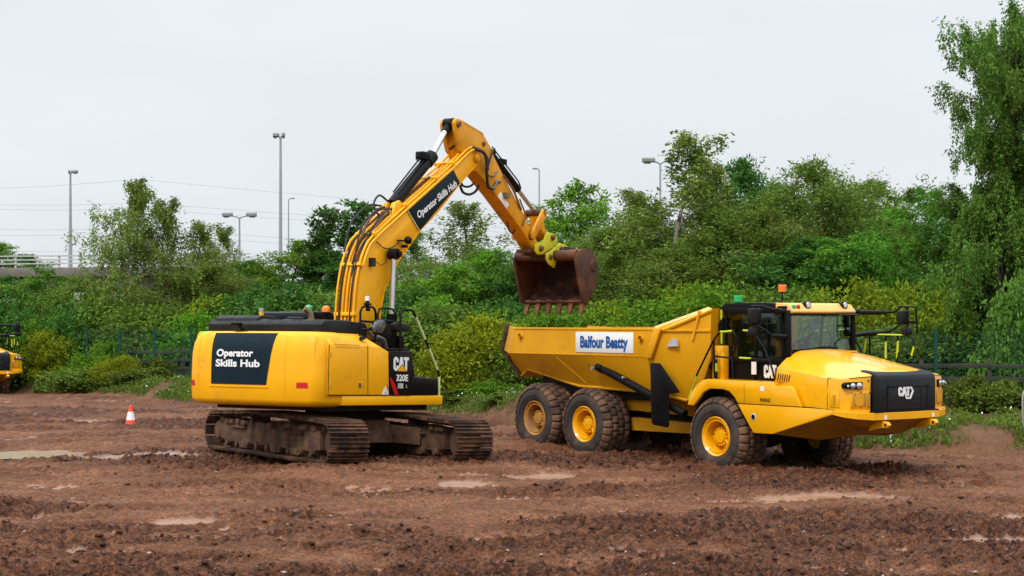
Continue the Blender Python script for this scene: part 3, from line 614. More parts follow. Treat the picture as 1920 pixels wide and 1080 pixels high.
MB().prism([(-.34, 3.02), (-.34, 3.09), (-.24, 3.135), (.8, 3.135), (1.15, 3.11), (1.15, 3.0), (-.30, 3.0)], -.93, .93).build('cab_roof', M['blk'], TR, .03)
vz = MB().loft([[(1.10, s*k, 3.125), (1.36, s*k2, 3.10), (1.49, s*k2, 2.965), (1.47, s*k2, 2.925), (1.10, s*k, 2.95)] for s, k, k2 in ((-1, .94, .88), (0, 0, 0), (1, .94, .88))]); vz.build('visor', M['visor'], TR, .012)
MB().prism([(1.44, 2.925), (1.60, 2.905), (1.60, 2.885), (1.42, 2.90)], .30, .90).prism([(1.40, 2.93), (1.50, 2.915), (1.5, 2.885), (1.40, 2.89)], -.92, .3).build('sun_shade', M['blk'], TR, .008)
MB().add([(1.40, -.86, 2.235), (1.40, .86, 2.235), (1.372, .87, 2.90), (1.372, -.87, 2.90), (1.392, -.86, 2.235), (1.392, .86, 2.235), (1.364, .87, 2.90), (1.364, -.87, 2.90)], [(0, 1, 2, 3), (7, 6, 5, 4), (0, 4, 5, 1), (1, 5, 6, 2), (2, 6, 7, 3), (3, 7, 4, 0)]).build('windscreen', M['glass'], cab)
for s in (-1, 1):
    y = s*.905
    MB().prism([(CX0+.06, 2.08), (.50, 2.08), (.58, 2.93), (CX0+.06, 2.93)], y, y+s*.008).build('side_window', M['glassd'], cab)
    MB().prism([(.56, 2.08), (1.28, 2.08), (1.17, 2.93), (.64, 2.93)], y, y+s*.008).build('door_window', M['glassd'], cab)
    MB().tube([(.86, s*.93, 2.10), (1.24, s*.93, 2.10), (1.12, s*.93, 2.80), (.88, s*.93, 2.82), (.86, s*.93, 2.10)], .012, 6).build('window_trim', M['plast'], cab)
MB().prism([(CX0+.045, 2.06), (CX0+.053, 2.06), (CX0+.053, 2.9), (CX0+.045, 2.9)], -.84, .84).build('rear_window', M['glassd'], cab)
se = MB().box(.05, .50, -.26, .26, 2.0, 2.12).prism([(.0, 2.05), (.14, 2.05), (.02, 2.72), (-.10, 2.72)], -.24, .24).prism([(-.08, 2.73), (.0, 2.73), (-.03, 2.88), (-.1, 2.88)], -.12, .12).box(.1, .4, -.15, .15, 1.68, 2.0).build('seat', M['plast'], cab, .03)
MB().tube([(.86+.06*math.sin(a)*.5, .20*math.cos(a), 2.30+.17*math.sin(a)*.6) for a in np.linspace(0, 2*math.pi, 25)], .016, 6).cyl((.86, 0, 2.3), (1.05, 0, 2.0), .03, 8).bar((.86, -.19, 2.30), (.86, .19, 2.30), .03, .02).build('steering_wheel', M['blk'], cab)
MB().box(1.0, 1.25, -.75, .75, 2.0, 2.20).box(.45, .62, -.72, -.55, 1.9, 2.42).build('dashboard', M['plast'], cab, .03)
MB().prism([(.0, 2.36), (.2, 2.40), (.2, 2.52), (.0, 2.5)], .03, .05, 'x').build('mirror_clip', M['plast'], cab)
im = MB().loft([[(1.22+.01*k, .0+.17*math.cos(t)-.0, 2.69+.075*math.sin(t)) for t in np.linspace(0, 2*math.pi, 16, endpoint=False)] for k in (0, 2)]).build('interior_mirror', M['mirror'], cab)
MB().tube([(1.24, 0, 2.74), (1.28, .08, 2.92)], .012, 6).build('mirror_stalk', M['blk'], im)
wp = MB().tube(crv([(1.44, -.75, 2.23), (1.47, -.3, 2.25), (1.47, .05, 2.285), (1.47, .3, 2.27)], 4), .016, 6).box(1.40, 1.50, -.12, .36, 2.22, 2.285); wp.build('wiper', M['blk'], TR, .02)
flat(MB(), logo(0), lambda a, b: (.82+a*.225, -.965, 1.70+b*.25), lambda a, b: (.82+a*.225, -.955, 1.70+b*.25)).build('door_emblem', M['white'], cab)
MB().box(.50, .62, -.975, -.955, 1.76, 2.0).build('door_notice', M['signw'], cab)
# beacons and lamps on the roof
bc = MB().lathe([(0, 0), (.085, 0), (.085, .115), (.075, .125), (0, .125)], ax='z', n=20).build('green_beacon', M['grn'], TR, smooth=35, loc=(-.03, -.80, 3.15)); MB().cyl((0, 0, -.03), (0, 0, 0), .07, 14).build('beacon_base', M['blk'], bc)
bc = MB().lathe([(0, 0), (.08, 0), (.082, .13), (.07, .14), (0, .14)], ax='z', n=20).build('orange_beacon', M['org'], TR, smooth=35, loc=(.38, 0, 3.35)); MB().cyl((0, 0, -.23), (0, 0, -.03), .014, 8).cyl((0, 0, -.03), (0, 0, 0), .055, 12).build('beacon_stalk', M['blk'], bc)
for nm, y, m_ in (('green_lamp', -.80, 'grn'), ('red_lamp', -.68, 'red')):
    MB().tube([(1.42, y, 3.045), (1.445, y, 3.05), (1.452, y, 3.05)], [.046, .046, .03], 16).build(nm, M[m_], TR, smooth=50)
for y in (-.42, .62):
    wl = MB().tube([(1.30, y, 3.09), (1.40, y, 3.09), (1.45, y, 3.09)], [.035, .072, .075], 18).cyl((1.37, y, 3.0), (1.37, y, 3.05), .02, 8).build('work_lamp', M['blk'], TR, smooth=40)
    MB().tube([(1.448, y, 3.09), (1.46, y, 3.09)], [.058, .05], 18).build('lamp_lens', M['lens'], wl, smooth=50)
# mirrors, handrails, air box
def rails(name, segs, r, par, tape=()):
    o = MB()
    for s_ in segs: o.tube(s_, r, 8)
    o = o.build(name, M['blk'], par, smooth=50)
    if tape:
        for s_ in tape: MB().tube(s_, r*1.06, 8).build('reflective_tape', M['fluo'], o, smooth=50)
    return o
for s in (-1, 1):
    y = s*1.33
    rails('handrail', [[(-.90, y, 1.16), (-.62, y, 1.75), (-.16, y, 2.42), (.0, y, 2.565), (.36, y, 2.59), (.44, y, 2.50), (.46, y, 2.36)], [(-.16, y, 2.42), (-.14, y, 1.67)], [(-.14, y, 2.10), (.34, y, 2.07), (.36, y, 1.67)], [(.50, y, 2.08), (.53, y, 2.55), (.62, y, 2.60), (.86, y, 2.59), (.98, y, 2.50), (1.16, y, 2.30), (1.36, y, 1.95), (1.46, y, 1.70)], [(.34, y, 2.07), (.46, y, 2.36)], [(.5, y, 2.08), (1.3, y, 2.05)]], .019, TR,
          [[(.02, y, 2.568), (.34, y, 2.588)], [(.64, y, 2.60), (.84, y, 2.592)], [(.54, y, 2.08), (.85, y, 2.07)], [(-.86, y, 1.24), (-.64, y, 1.70)]])
    m_ = MB().tube([(1.34, s*.93, 2.96), (1.32, s*1.15, 2.98)], .045, 8)
    if s < 0:
        m_.tube([(1.32, -1.10, 2.97), (1.10, -1.28, 3.06), (.80, -1.30, 3.06), (.76, -1.30, 3.0), (.76, -1.30, 2.40)], .02, 8).tube([(1.36, -.93, 2.50), (1.20, -1.1, 2.50), (.95, -1.3, 2.72), (.76, -1.30, 2.74)], .02, 8).tube([(1.40, -.93, 2.49), (1.15, -1.05, 2.50)], .05, 8)
    else:
        m_.tube([(1.30, 1.05, 2.95), (1.50, 1.5, 2.945), (1.62, 1.6, 2.95)], .045, 8).tube([(1.55, 1.55, 2.945), (1.85, 1.6, 2.96), (2.0, 1.6, 3.06), (2.35, 1.6, 3.05), (2.39, 1.6, 2.54)], .022, 8).tube([(1.34, .95, 2.50), (1.30, 1.4, 2.53), (1.65, 1.6, 2.56)], .045, 8).tube([(1.65, 1.6, 2.56), (1.78, 1.6, 2.60), (2.05, 1.6, 2.76), (2.36, 1.6, 2.76)], .022, 8).tube([(2.15, 1.6, 3.05), (2.17, 1.6, 2.5)], .018, 8)
    ma = m_.build('mirror_arm', M['blk'], TR, smooth=50)
    if s < 0: MB().box(.86, .98, -1.46, -1.18, 2.74, 3.02).build('wing_mirror', M['plast'], ma, .03); MB().box(.84, .97, -1.44, -1.18, 2.50, 2.66).build('wide_angle_mirror', M['plast'], ma, .04)
    else: MB().box(2.02, 2.13, 1.42, 1.70, 2.71, 2.98).build('wing_mirror', M['plast'], ma, .03); MB().box(2.10, 2.22, 1.44, 1.70, 2.50, 2.67).build('wide_angle_mirror', M['plast'], ma, .05)
rails('far_handrail', [[(1.30, 1.5, 1.70), (1.30, 1.5, 2.48), (1.40, 1.5, 2.51), (2.25, 1.5, 2.50), (2.36, 1.5, 2.44), (2.40, 1.5, 2.28)], [(1.70, 1.5, 2.50), (1.70, 1.5, 2.0)], [(2.0, 1.5, 2.50), (1.98, 1.5, 1.95)], [(1.2, 1.5, 2.5), (1.16, 1.5, 2.16)]], .019, TR, [[(1.45, 1.5, 2.512), (2.18, 1.5, 2.505)], [(1.70, 1.5, 2.38), (1.70, 1.5, 2.05)], [(2.0, 1.5, 2.40), (1.98, 1.5, 2.05)], [(1.2, 1.5, 2.44), (1.16, 1.5, 2.16)], [(2.39, 1.5, 2.30), (2.33, 1.5, 2.12)]])
ab = MB().prism([(-.42, 1.64), (-.40, 2.30), (-.12, 2.30), (-.12, 1.64)], -1.12, -.96).build('air_filter_box', M['yel'], TR, .015); MB().box(-.35, -.26, -1.128, -1.115, 2.02, 2.24).build('box_recess', M['yelw'], ab, .004)
rails('grab_bar', [[(-.30, -.99, 2.33), (-.29, -.99, 2.52), (-.30, -.99, 3.06)]], .02, TR, [[(-.295, -.99, 2.34), (-.29, -.99, 2.52), (-.30, -.99, 3.0)]])
rails('deck_grab_bar', [[(-.22, -1.2, 1.66), (-.22, -1.2, 2.0), (-.30, -1.2, 2.06)]], .024, TR, [[(-.22, -1.2, 1.8), (-.22, -1.2, 1.96)]])
MB().prism([(-.62, 2.55), (-.25, 2.60), (-.25, 2.85), (-.38, 2.72)], -1.02, -.75).build('exhaust_shield', M['blk'], TR, .02)
put_text(MB(), "FINNING", lambda a, b: (1.19+a*.265, -1.4525, 1.275+b*.10), .03).build('dealer_name', M['blk'], TR)
MB().box(1.20, 1.30, -1.454, -1.449, 1.475, 1.565).build('service_decal', M['signw'], TR)
MB().bar((.78, -1.4505, 1.24), (.78, -1.4505, 1.63), .008, .004).build('panel_joint', M['dark'], TR)
# the second truck, parked at the left edge
T2 = copy_tree(TR); T2.location = (-22.68, 65.9, -.36)
T2['label'] = 'parked yellow dump truck at the far left, only its nose and mirror in the picture'
# ------------------------------------------------------------------ excavator: local x to the front of the upper structure, y to its left, z up
EX = empty('excavator', (-3.487, 32.402, -.051), (0, R(2.3), R(59)), 'yellow tracked excavator with raised boom and rusty bucket held over the dump truck', 'excavator')
# undercarriage (tracks point towards the camera)
TH = math.radians(90-30.57)      # heading of the tracks in the world is (sin, -cos) of 30.57 degrees
ua = math.atan2(-math.cos(math.radians(30.57)), math.sin(math.radians(30.57)))-R(59)
def U(x, y, z): return (x*math.cos(ua)-y*math.sin(ua), x*math.sin(ua)+y*math.cos(ua), z)   # undercarriage x forward, y left
class MU(MB):
    def build(s, *a, **k): s.v = [U(*p) for p in s.v]; return MB.build(s, *a, **k)
HL, RE, ZB = 3.27, .345, .13
def belt_path():
    P = []; cz_ = ZB+.04+RE; xe = HL-RE-.04
    for t in np.linspace(0, 1, 40): x = -xe+2*xe*t; P.append((x, cz_+RE+.075*math.sin(math.pi*t)**1.2, 0))
    for a in np.linspace(math.pi/2, -math.pi/2, 16)[1:-1]: P.append((xe+RE*math.cos(a), cz_+RE*math.sin(a), 0))
    for t in np.linspace(0, 1, 40): P.append((xe-2*xe*t, cz_-RE, 0))
    for a in np.linspace(-math.pi/2, -3*math.pi/2, 16)[1:-1]: P.append((-xe+RE*math.cos(a), cz_+RE*math.sin(a), 0))
    P = np.array(P)[:, :2]; d = np.r_[0, np.cumsum(np.linalg.norm(np.diff(np.r_[P, P[:1]], axis=0), axis=1))]; Pc = np.r_[P, P[:1]]
    n = 62; s = (np.arange(n)+.5)*d[-1]/n; e = .03
    f = lambda q: np.stack([np.interp(q % d[-1], d, Pc[:, 0]), np.interp(q % d[-1], d, Pc[:, 1])], 1)
    return f(s), f(s+e)-f(s-e), d[-1]/n
bp_, bt_, pitch = belt_path()
for sgn in (1, -1):
    yc = sgn*1.30; b = MU()
    for (x, z), (tx, tz) in zip(bp_, bt_):
        T0 = Vector((tx, 0, tz)).normalized(); Nn = Vector((-T0.z, 0, T0.x)); j = random.uniform(-.006, .006); c = Vector((x, yc, z))+Nn*j
        b.obox(c+Nn*.012, T0, (0, 1, 0), Nn, pitch*.47, .39, .014)
        for q in (-.38, -.02, .34): b.obox(c+Nn*.04+T0*pitch*q, T0, (0, 1, 0), Nn, .012, .39, .022)
        b.obox(c-Nn*.035, T0, (0, 1, 0), Nn, pitch*.42, .13, .035)
    tr = b.build('track', M['trk'], EX)
    yo = yc+sgn*.0; fr = MU()
    fr.prism([(-2.75, .36), (-2.75, .72), (-1.9, .74), (1.9, .74), (2.45, .70), (2.45, .34), (1.9, .30), (-2.2, .30)], yc-.23, yc+.23)
    fr.box(-2.0, -1.2, yc-.30, yc+.30, .60, .64).box(.9, 1.7, yc-.30, yc+.30, .60, .64)
    for x in (-1.35, .35, 1.35): fr.prism([(x-.28, .34), (x+.28, .34), (x+.20, .20), (x-.20, .20)], yc-.27, yc+.27)
    fr.build('track_frame', M['mudfr'], tr, .02)
    for k in range(9):
        x = -2.3+k*.55; MU().lathe([(0, -.27), (.075, -.27), (.085, -.16), (.105, -.15), (.105, .15), (.085, .16), (.075, .27), (0, .27)], (x, yc, .285), n=16).build('track_roller', M['mudfr'], tr, smooth=40)
    for x in (-1.1, .9): MU().lathe([(0, -.2), (.07, -.2), (.07, .2), (0, .2)], (x, yc, .80), n=14).build('carrier_roller', M['mudfr'], tr, smooth=40)
    MU().lathe([(0, -.24), (.10, -.24), (.27, -.20), (.30, -.14), (.30, .14), (.27, .20), (.10, .24), (0, .24)], (HL-RE-.04, yc, ZB+.04+RE), n=32).build('idler', M['mudfr'], tr, smooth=35)
    sp = MU().lathe([(0, -.26), (.16, -.26), (.24, -.18), (.26, -.1), (.26, .1), (.24, .18), (.16, .26), (0, .26)], (-(HL-RE-.04), yc, ZB+.04+RE), n=32)
    for k in range(20):
        a = 2*math.pi*k/20; sp.obox((-(HL-RE-.04)+.29*math.cos(a), yc, ZB+.04+RE+.29*math.sin(a)), (math.cos(a), 0, math.sin(a)), (0, 1, 0), (-math.sin(a), 0, math.cos(a)), .03, .05, .03)
    sp.build('sprocket', M['mudfr'], tr, smooth=35)
for sgn in (1, -1):      # mud packed on the track frames
    yc = sgn*1.30; cmd = MU(); trk_ = [o for o in EX.children if o.name.startswith('track')][0 if sgn > 0 else 1]
    for k in range(90):
        x = -2.6+5.1*k/89; r0 = random.uniform(.05, .12); cmd.obox((x, yc+random.uniform(-.2, .2), .73+random.uniform(-.03, .02)), (1, 0, 0), (0, 1, 0), (0, 0, 1), r0, r0*1.3, r0*.5)
    cmd.build('caked_mud', M['mudfr'], trk_, .03)
xb = MU().prism([(-1.2, .42), (1.2, .42), (1.0, .86), (-1.0, .86)], -.6, .6)
for s in (-1, 1):
    for x in (-.95, .95): xb.bar((x*.7, s*.4, .62), (x*1.5, s*1.15, .55), .34, .34)
xb.build('undercarriage', M['mudfr'], EX, .02)
MB().cyl((0, 0, .84), (0, 0, 1.05), .72, 40).cyl((0, 0, 1.02), (0, 0, 1.20), .80, 40).box(-2.2, 1.1, -1.35, 1.35, 1.06, 1.2).build('slew_ring', M['dark'], EX, smooth=35)
# deck skirt, counterweight
YS = 1.60
MB().prism([(-2.1, -1.6), (1.30, -1.6), (1.33, -1.57), (1.33, -.55), (1.95, .5), (1.95, 1.68), (-2.1, 1.68)], 1.17, 1.355, 'z').build('deck_skirt', M['yelx'], EX, .035)
def xr(y):
    u = abs((y-.06)/1.62); return -2.83+.10*u**2+(.0 if u < .86 else .34*(1-math.sqrt(max(0, 1-((u-.86)/.14)**2))))
ys = list(np.concatenate([np.linspace(-1.56, -1.33, 9), np.linspace(-1.2, 1.32, 24), np.linspace(1.45, 1.68, 9)]))
def cw_ring(z, ins):
    sc = 1-ins/1.62; back = [(xr(y)+ins, .06+(y-.06)*sc, z) for y in ys]; return back+[(-2.06, .06+(ys[-1]-.06)*sc, z), (-2.06, .06+(ys[0]-.06)*sc, z)]
cw = MB().loft([cw_ring(z, i) for z, i in ((1.135, .16), (1.15, .09), (1.19, .03), (1.26, .0), (1.70, -.01), (2.10, -.005), (2.30, .02), (2.42, .06), (2.50, .11), (2.535, .19))]).build('counterweight', M['yelx'], EX, smooth=45)
def patch(y0, y1, z0, z1, o, slant0=0, slant1=0, nx=24, nz_=8):
    g = []
    for j in range(nz_+1):
        t = j/nz_; z = z0+(z1-z0)*t; ins = float(np.interp(z, [1.26, 1.70, 2.10, 2.30, 2.42, 2.50, 2.535], [0, -.01, -.005, .02, .06, .11, .19]))
        g.append([(xr(a)+ins-o, a, z) for a in np.linspace(y0+slant0*t, y1+slant1*t, nx+1)])
    return g
def sheet(mb, g, th=.012):
    nx = len(g[0]); v = [p for r in g for p in r]; n = len(v); w = [(x+th, y, z) for x, y, z in v]; f = []
    for j in range(len(g)-1):
        for i in range(nx-1): q = (j*nx+i, j*nx+i+1, (j+1)*nx+i+1, (j+1)*nx+i); f += [q, tuple(n+k for k in q[::-1])]
    bd = list(range(nx))+[nx*j+nx-1 for j in range(1, len(g))]+list(range(nx*(len(g)-1)+nx-2, nx*(len(g)-1)-1, -1))+[nx*j for j in range(len(g)-2, 0, -1)]
    f += [(bd[i], bd[(i+1) % len(bd)], n+bd[(i+1) % len(bd)], n+bd[i]) for i in range(len(bd))]
    return mb.add(v+w, f)
rp = sheet(MB(), patch(-.38, .985, 1.525, 2.50, .010, -.16, .01)).build('rear_panel', M['navy'], EX, smooth=60)
sheet(MB(), patch(-.43, 1.03, 1.475, 1.515, .014, 0, 0, 24, 2), .02).build('panel_rim', M['yelx'], EX, smooth=60)
def on_rear(y, z, o): ins = float(np.interp(z, [1.26, 1.70, 2.10, 2.30, 2.42, 2.50], [0, -.01, -.005, .02, .06, .11])); return (xr(y)+ins-o, y, z)
lt = MB(); put_text(lt, "Operator", lambda a, b: on_rear(.850-a*.915-b*.0, 2.055+b*.185, .018), .035); put_text(lt, "Skills Hub", lambda a, b: on_rear(.868-a*1.10, 1.862+b*.185, .018), .035)
lt.build('lettering', M['white'], rp)
for y0, y1 in ((-1.33, -1.06), (1.42, 1.60)):
    sheet(MB(), patch(y0, y1, 1.485, 1.59, .006, .03, -.01, 8, 2)).build('red_reflector', M['red'], EX, smooth=60)
dr = dr_ = MB().prism([(-2.52, 1.375), (-2.52, 2.29), (-1.35, 2.30), (-1.31, 1.375)], -1.612, -1.598).build('service_door', M['yelx'], EX, .006)
for yy in (1.34, -.80, -1.42):
    sheet(MB(), patch(yy-.004, yy+.004, 1.30, 2.44, .004, 0, 0, 2, 10), .006).build('panel_crease', M['yelw'], EX, smooth=60)
for yy in (1.1, -.95):
    MB().cyl((-2.45, yy, 2.52), (-2.45, yy, 2.545), .06, 16).build('lifting_plug', M['blk'], EX)
for xx, zz in ((-2.49, 1.55), (-2.49, 2.12), (-.66, 1.55)): MB().box(xx-.02, xx+.02, -1.622, -1.606, zz-.05, zz+.05).build('door_hinge', M['yelw'], dr_, .004)
cm = MB().box(-2.66, -2.40, .25, .55, 2.52, 2.545).bar((-2.55, .42, 2.54), (-2.62, .50, 2.66), .07, .07).box(-2.74, -2.58, .44, .60, 2.63, 2.70).cyl((-2.5, .25, 2.55), (-2.55, .1, 2.55), .02, 6).build('rear_camera', M['blk'], EX, .01)
# engine house
rs_ = [(-2.62, -1.6, 1.36)]
MB().prism([(-1.60, 1.36), (-1.60, 2.30), (-1.575, 2.34), (-1.38, 2.50), (-1.33, 2.53), (1.60, 2.53), (1.66, 2.45), (1.66, 1.36)], -2.50, -1.25, 'x').build('engine_house', M['yelx'], EX, .02)
MB().loft([[(-1.26, -1.60, 1.36), (-1.26, -1.60, 2.30), (-1.26, -1.575, 2.34), (-1.26, -1.36, 2.52), (-1.26, -.75, 2.53), (-1.26, -.75, 1.36)],
           [(-.98, -1.60, 1.36), (-.98, -1.60, 2.29), (-.98, -1.575, 2.325), (-1.0, -1.36, 2.44), (-1.0, -.75, 2.45), (-.98, -.75, 1.36)],
           [(-.595, -1.60, 1.36), (-.64, -1.60, 2.20), (-.64, -1.575, 2.22), (-.70, -1.36, 2.26), (-.70, -.75, 2.27), (-.595, -.75, 1.36)]]).build('front_house', M['yelx'], EX, .012)
MB().box(-1.655, -1.475, -1.618, -1.608, 1.50, 1.61).build('door_latch', M['yelw'], dr, .004); MB().box(-1.60, -1.55, -1.622, -1.616, 1.52, 1.595).build('latch_slot', M['dark'], dr)
MB().prism([(-1.285, 1.375), (-1.32, 2.30), (-.90, 2.285), (-.66, 2.19), (-.615, 1.375)], -1.612, -1.598).build('service_door', M['yelx'], EX, .006)
MB().bar((-1.30, -1.605, 1.37), (-1.335, -1.605, 2.31), .010, .012).bar((-2.53, -1.601, 1.366), (.14, -1.601, 1.366), .010, .012).bar((-2.53, -1.601, 1.37), (-2.53, -1.601, 2.3), .01, .01).build('door_gap', M['dark'], EX)
MB().add([(-2.39, -1.532, 2.395), (-1.60, -1.532, 2.395), (-1.60, -1.606, 2.32), (-1.60, -1.615, 2.25), (-2.33, -1.615, 2.25), (-2.35, -1.606, 2.32)], [(0, 1, 2, 5), (5, 2, 3, 4)]).build('air_intake', M['yelw'], EX)
MB().dome((0, 0, 0), .06, .07, 14).build('filler_cap', M['blk'], EX, loc=(-1.40, -1.52, 2.42))
cp = MB().prism([(-.575, 1.372), (.165, 1.372), (.155, 2.205), (.12, 2.235), (-.58, 2.225), (-.625, 2.19), (-.615, 1.70)], -1.616, -1.50).build('name_panel', M['blk'], EX, .012)
flat(MB(), logo(0), lambda a, b: (-.49+a*.365, -1.6205, 1.845+b*.27), lambda a, b: (-.49+a*.365, -1.6165, 1.845+b*.27)).build('emblem', M['white'], cp)
flat(MB(), [[(-.345, 1.838), (-.045, 1.838), (-.195, 1.965)]], lambda a, b: (a, -1.626, b), lambda a, b: (a, -1.621, b)).build('emblem_triangle', M['yelx'], cp)
flat(MB(), [[(-.372, 1.832), (-.018, 1.832), (-.195, 1.985)]], lambda a, b: (a, -1.6212, b), lambda a, b: (a, -1.6206, b)).build('emblem_outline', M['blk'], cp)
lt = MB(); put_text(lt, "320E", lambda a, b: (-.385+a*.40, -1.621, 1.648+b*.172), .035); put_text(lt, "L", lambda a, b: (-.045+a*.035, -1.621, 1.515+b*.09), .01); lt.build('lettering', M['white'], cp)
MB().box(-.325, -.145, -1.621, -1.616, 1.50, 1.60).build('data_plate', M['grey'], cp)
flat(MB(), [[(-.612, 1.69), (-.43, 1.372), (-.31, 1.372), (-.615, 1.905-.21)], [(-.614, 1.70), (-.61, 1.52), (-.58, 1.372), (-.31, 1.372), (-.45, 1.55)]][:1], lambda a, b: (a, -1.6225, b), lambda a, b: (a, -1.617, b)).build('red_stripe_edge', M['red'], cp)
flat(MB(), [[(-.613, 1.72), (-.575, 1.60), (-.435, 1.376), (-.305, 1.376), (-.42, 1.56), (-.56, 1.70)]], lambda a, b: (a, -1.6245, b), lambda a, b: (a, -1.6228, b)).build('red_stripe', M['red'], cp)
flat(MB(), [[(-.86, 1.378), (-.62, 1.378), (-.735, 1.54)]], lambda a, b: (a, -1.619, b), lambda a, b: (a, -1.613, b)).build('warning_decal', M['signw'], EX)
flat(MB(), [[(-.80, 1.40), (-.68, 1.40), (-.735, 1.44)], [(-.755, 1.45), (-.715, 1.45), (-.735, 1.49)]], lambda a, b: (a, -1.623, b), lambda a, b: (a, -1.6195, b)).build('decal_mark', M['grey'], EX)
MB().prism([(.20, 1.36), (.20, 1.66), (.26, 1.74), (1.12, 1.70), (1.17, 1.66), (1.17, 1.36)], -1.585, -.75).build('tool_box', M['blk'], EX, .025)
MB().prism([(.165, 1.36), (.16, 2.2), (.22, 2.18), (.36, 1.70), (.36, 1.36)], -1.56, -.9).build('panel_return', M['blk'], EX, .015)
# black engine covers, cab
ho = MB().prism([(-2.36, 2.52), (-2.38, 2.68), (-2.28, 2.755), (-1.70, 2.775), (-1.02, 2.755), (-.95, 2.70), (-.93, 2.44)], -1.30, 1.50)
for y in (-.9, -.35, .2, .75, 1.25): ho.prism([(-2.30, 2.74), (-2.2, 2.785), (-1.2, 2.80), (-1.08, 2.75)], y-.12, y+.12)
ho.prism([(-2.30, 2.66), (-2.26, 2.80), (-2.12, 2.86), (-1.72, 2.85), (-1.55, 2.76)], .35, 1.42)
ho.build('engine_hood', M['plast'], EX, .05, seg=3)
MB().lathe([(0, 0), (.17, 0), (.17, .04), (.13, .06), (0, .06)], (-1.55, .0, 2.79), 'z', 24).build('air_cap', M['plast'], EX)
MB().tube(crv([(-1.30, -.20, 2.70), (-1.30, -.20, 2.86), (-1.34, -.17, 2.96), (-1.42, -.12, 3.02)], 5), .055, 12).build('exhaust_pipe', M['hosebr'], EX, smooth=50)
MB().cyl((-1.2, 1.14, 2.70), (-1.2, 1.14, 2.97), .045, 12).build('post_light', M['yelx'], EX); MB().cyl((-1.2, 1.14, 2.97), (-1.2, 1.14, 3.05), .05, 12).build('post_cap', M['steel'], EX)
xc = MB().prism([(.12, 1.36), (.12, 2.9), (.25, 2.98), (1.35, 3.0), (1.72, 2.75), (1.92, 2.1), (1.92, 1.36)], .55, .63).prism([(.12, 1.36), (.12, 2.9), (.25, 2.98), (1.35, 3.0), (1.72, 2.75), (1.92, 2.1), (1.92, 1.36)], 1.62, 1.70)
xc.box(.12, .2, .6, 1.65, 1.36, 2.2).box(.12, 1.92, .6, 1.65, 1.36, 1.45).box(.2, .9, .8, 1.5, 1.45, 2.1)
ec = xc.build('cab', M['blk'], EX, .02); MB().prism([(-.62, 2.84), (-.58, 2.98), (-.40, 3.01), (1.40, 3.02), (1.50, 2.97), (1.50, 2.90), (.2, 2.86)], .40, 1.74).build('cab_roof', M['blk'], EX, .04)
MB().prism([(.11, 2.2), (.12, 2.2), (.12, 2.86), (.11, 2.86)], .63, 1.62).build('rear_window', M['glassd'], ec); MB().add([(1.72, .6, 2.72), (1.72, 1.65, 2.72), (1.915, 1.65, 2.1), (1.915, .6, 2.1), (1.73, .6, 2.72), (1.73, 1.65, 2.72), (1.925, 1.65, 2.1), (1.925, .6, 2.1)], [(0, 1, 2, 3), (7, 6, 5, 4), (0, 4, 5, 1), (2, 6, 7, 3)]).build('windscreen', M['glass'], ec)
for nm, y, x, m_ in (('green_beacon', .62, -.35, 'grn'), ('orange_beacon', .02, -.55, 'org')):
    bb = MB().dome((0, 0, 0), .085, .13, 18).build(nm, M[m_], EX, smooth=60, loc=(x, y, 3.02 if y > .3 else 2.99)); MB().cyl((0, 0, -.04), (0, 0, .0), .095, 16).build('beacon_base', M['blk'], bb)
    if y < .3: MB().cyl((0, 0, -.42), (0, 0, -.03), .03, 8).box(-.05, .30, -.03, .03, -.06, -.02).build('beacon_post', M['blk'], bb)
# handrails and mirrors at the front right
def erail(name, segs, r, tape=None, mt='fluo'):
    o = MB()
    for s_ in segs: o.tube(s_, r, 8)
    o = o.build(name, M['blk'], EX, smooth=50)
    if tape:
        for s_ in tape: MB().tube(s_, r*1.15, 8).build('pale_tape', M[mt], o, smooth=50)
    return o
y = -1.5
erail('striped_handrail', [[(-.10, y, 2.2), (-.12, y, 2.77), (-.12, y, 2.98), (-.05, y, 3.05), (.05, y, 3.065), (.24, y, 3.065), (.33, y, 3.02), (.41, y, 2.93), (1.27, y, 1.84), (1.30, y, 1.75), (1.31, y, 1.3)]], .024, [[(.41, y, 2.93), (.755, y, 2.493)], [(.90, y, 2.31), (1.235, y, 1.885)], [(1.303, y, 1.74), (1.31, y, 1.32)]], 'cream')
y = -1.4
hr = erail('handrail', [[(-1.31, y, 2.5), (-1.32, y, 2.96), (-1.27, y, 3.04), (-1.19, y, 3.07), (-.94, y, 3.07), (-.86, y, 3.03), (-.82, y, 2.96), (-.81, y, 2.3)], [(-1.31, y, 2.78), (-.81, y, 2.78)], [(-1.33, y, 2.62), (-.85, y, 2.64)]], .024)
MB().cyl((-1.10, y, 3.06), (-1.10, y, 3.18), .04, 10).box(-1.17, -1.02, y-.05, y+.05, 3.10, 3.135).box(-1.13, -1.06, y-.05, y+.02, 2.98, 3.06).build('lamp_bracket', M['blk'], hr, .01); MB().cyl((-1.10, y, 3.18), (-1.10, y, 3.27), .045, 12).build('white_lamp', M['signw'], hr)
erail('front_handrail', [[(-.10, -1.0, 2.3), (-.20, -1.0, 2.95), (-.14, -1.0, 3.07), (.10, -1.0, 3.10), (.32, -1.0, 3.08), (.42, -1.0, 2.98), (.45, -1.0, 2.5)], [(-.2, -1.0, 2.85), (.44, -1.0, 2.83)]], .022)
MB().prism([(-1.0, 2.68), (-.90, 2.78), (-.80, 2.83), (-.62, 2.81), (-.58, 2.76), (-.69, 2.57), (-.94, 2.58)], -1.50, -1.38).build('mirror', M['mirror'], EX, .025)
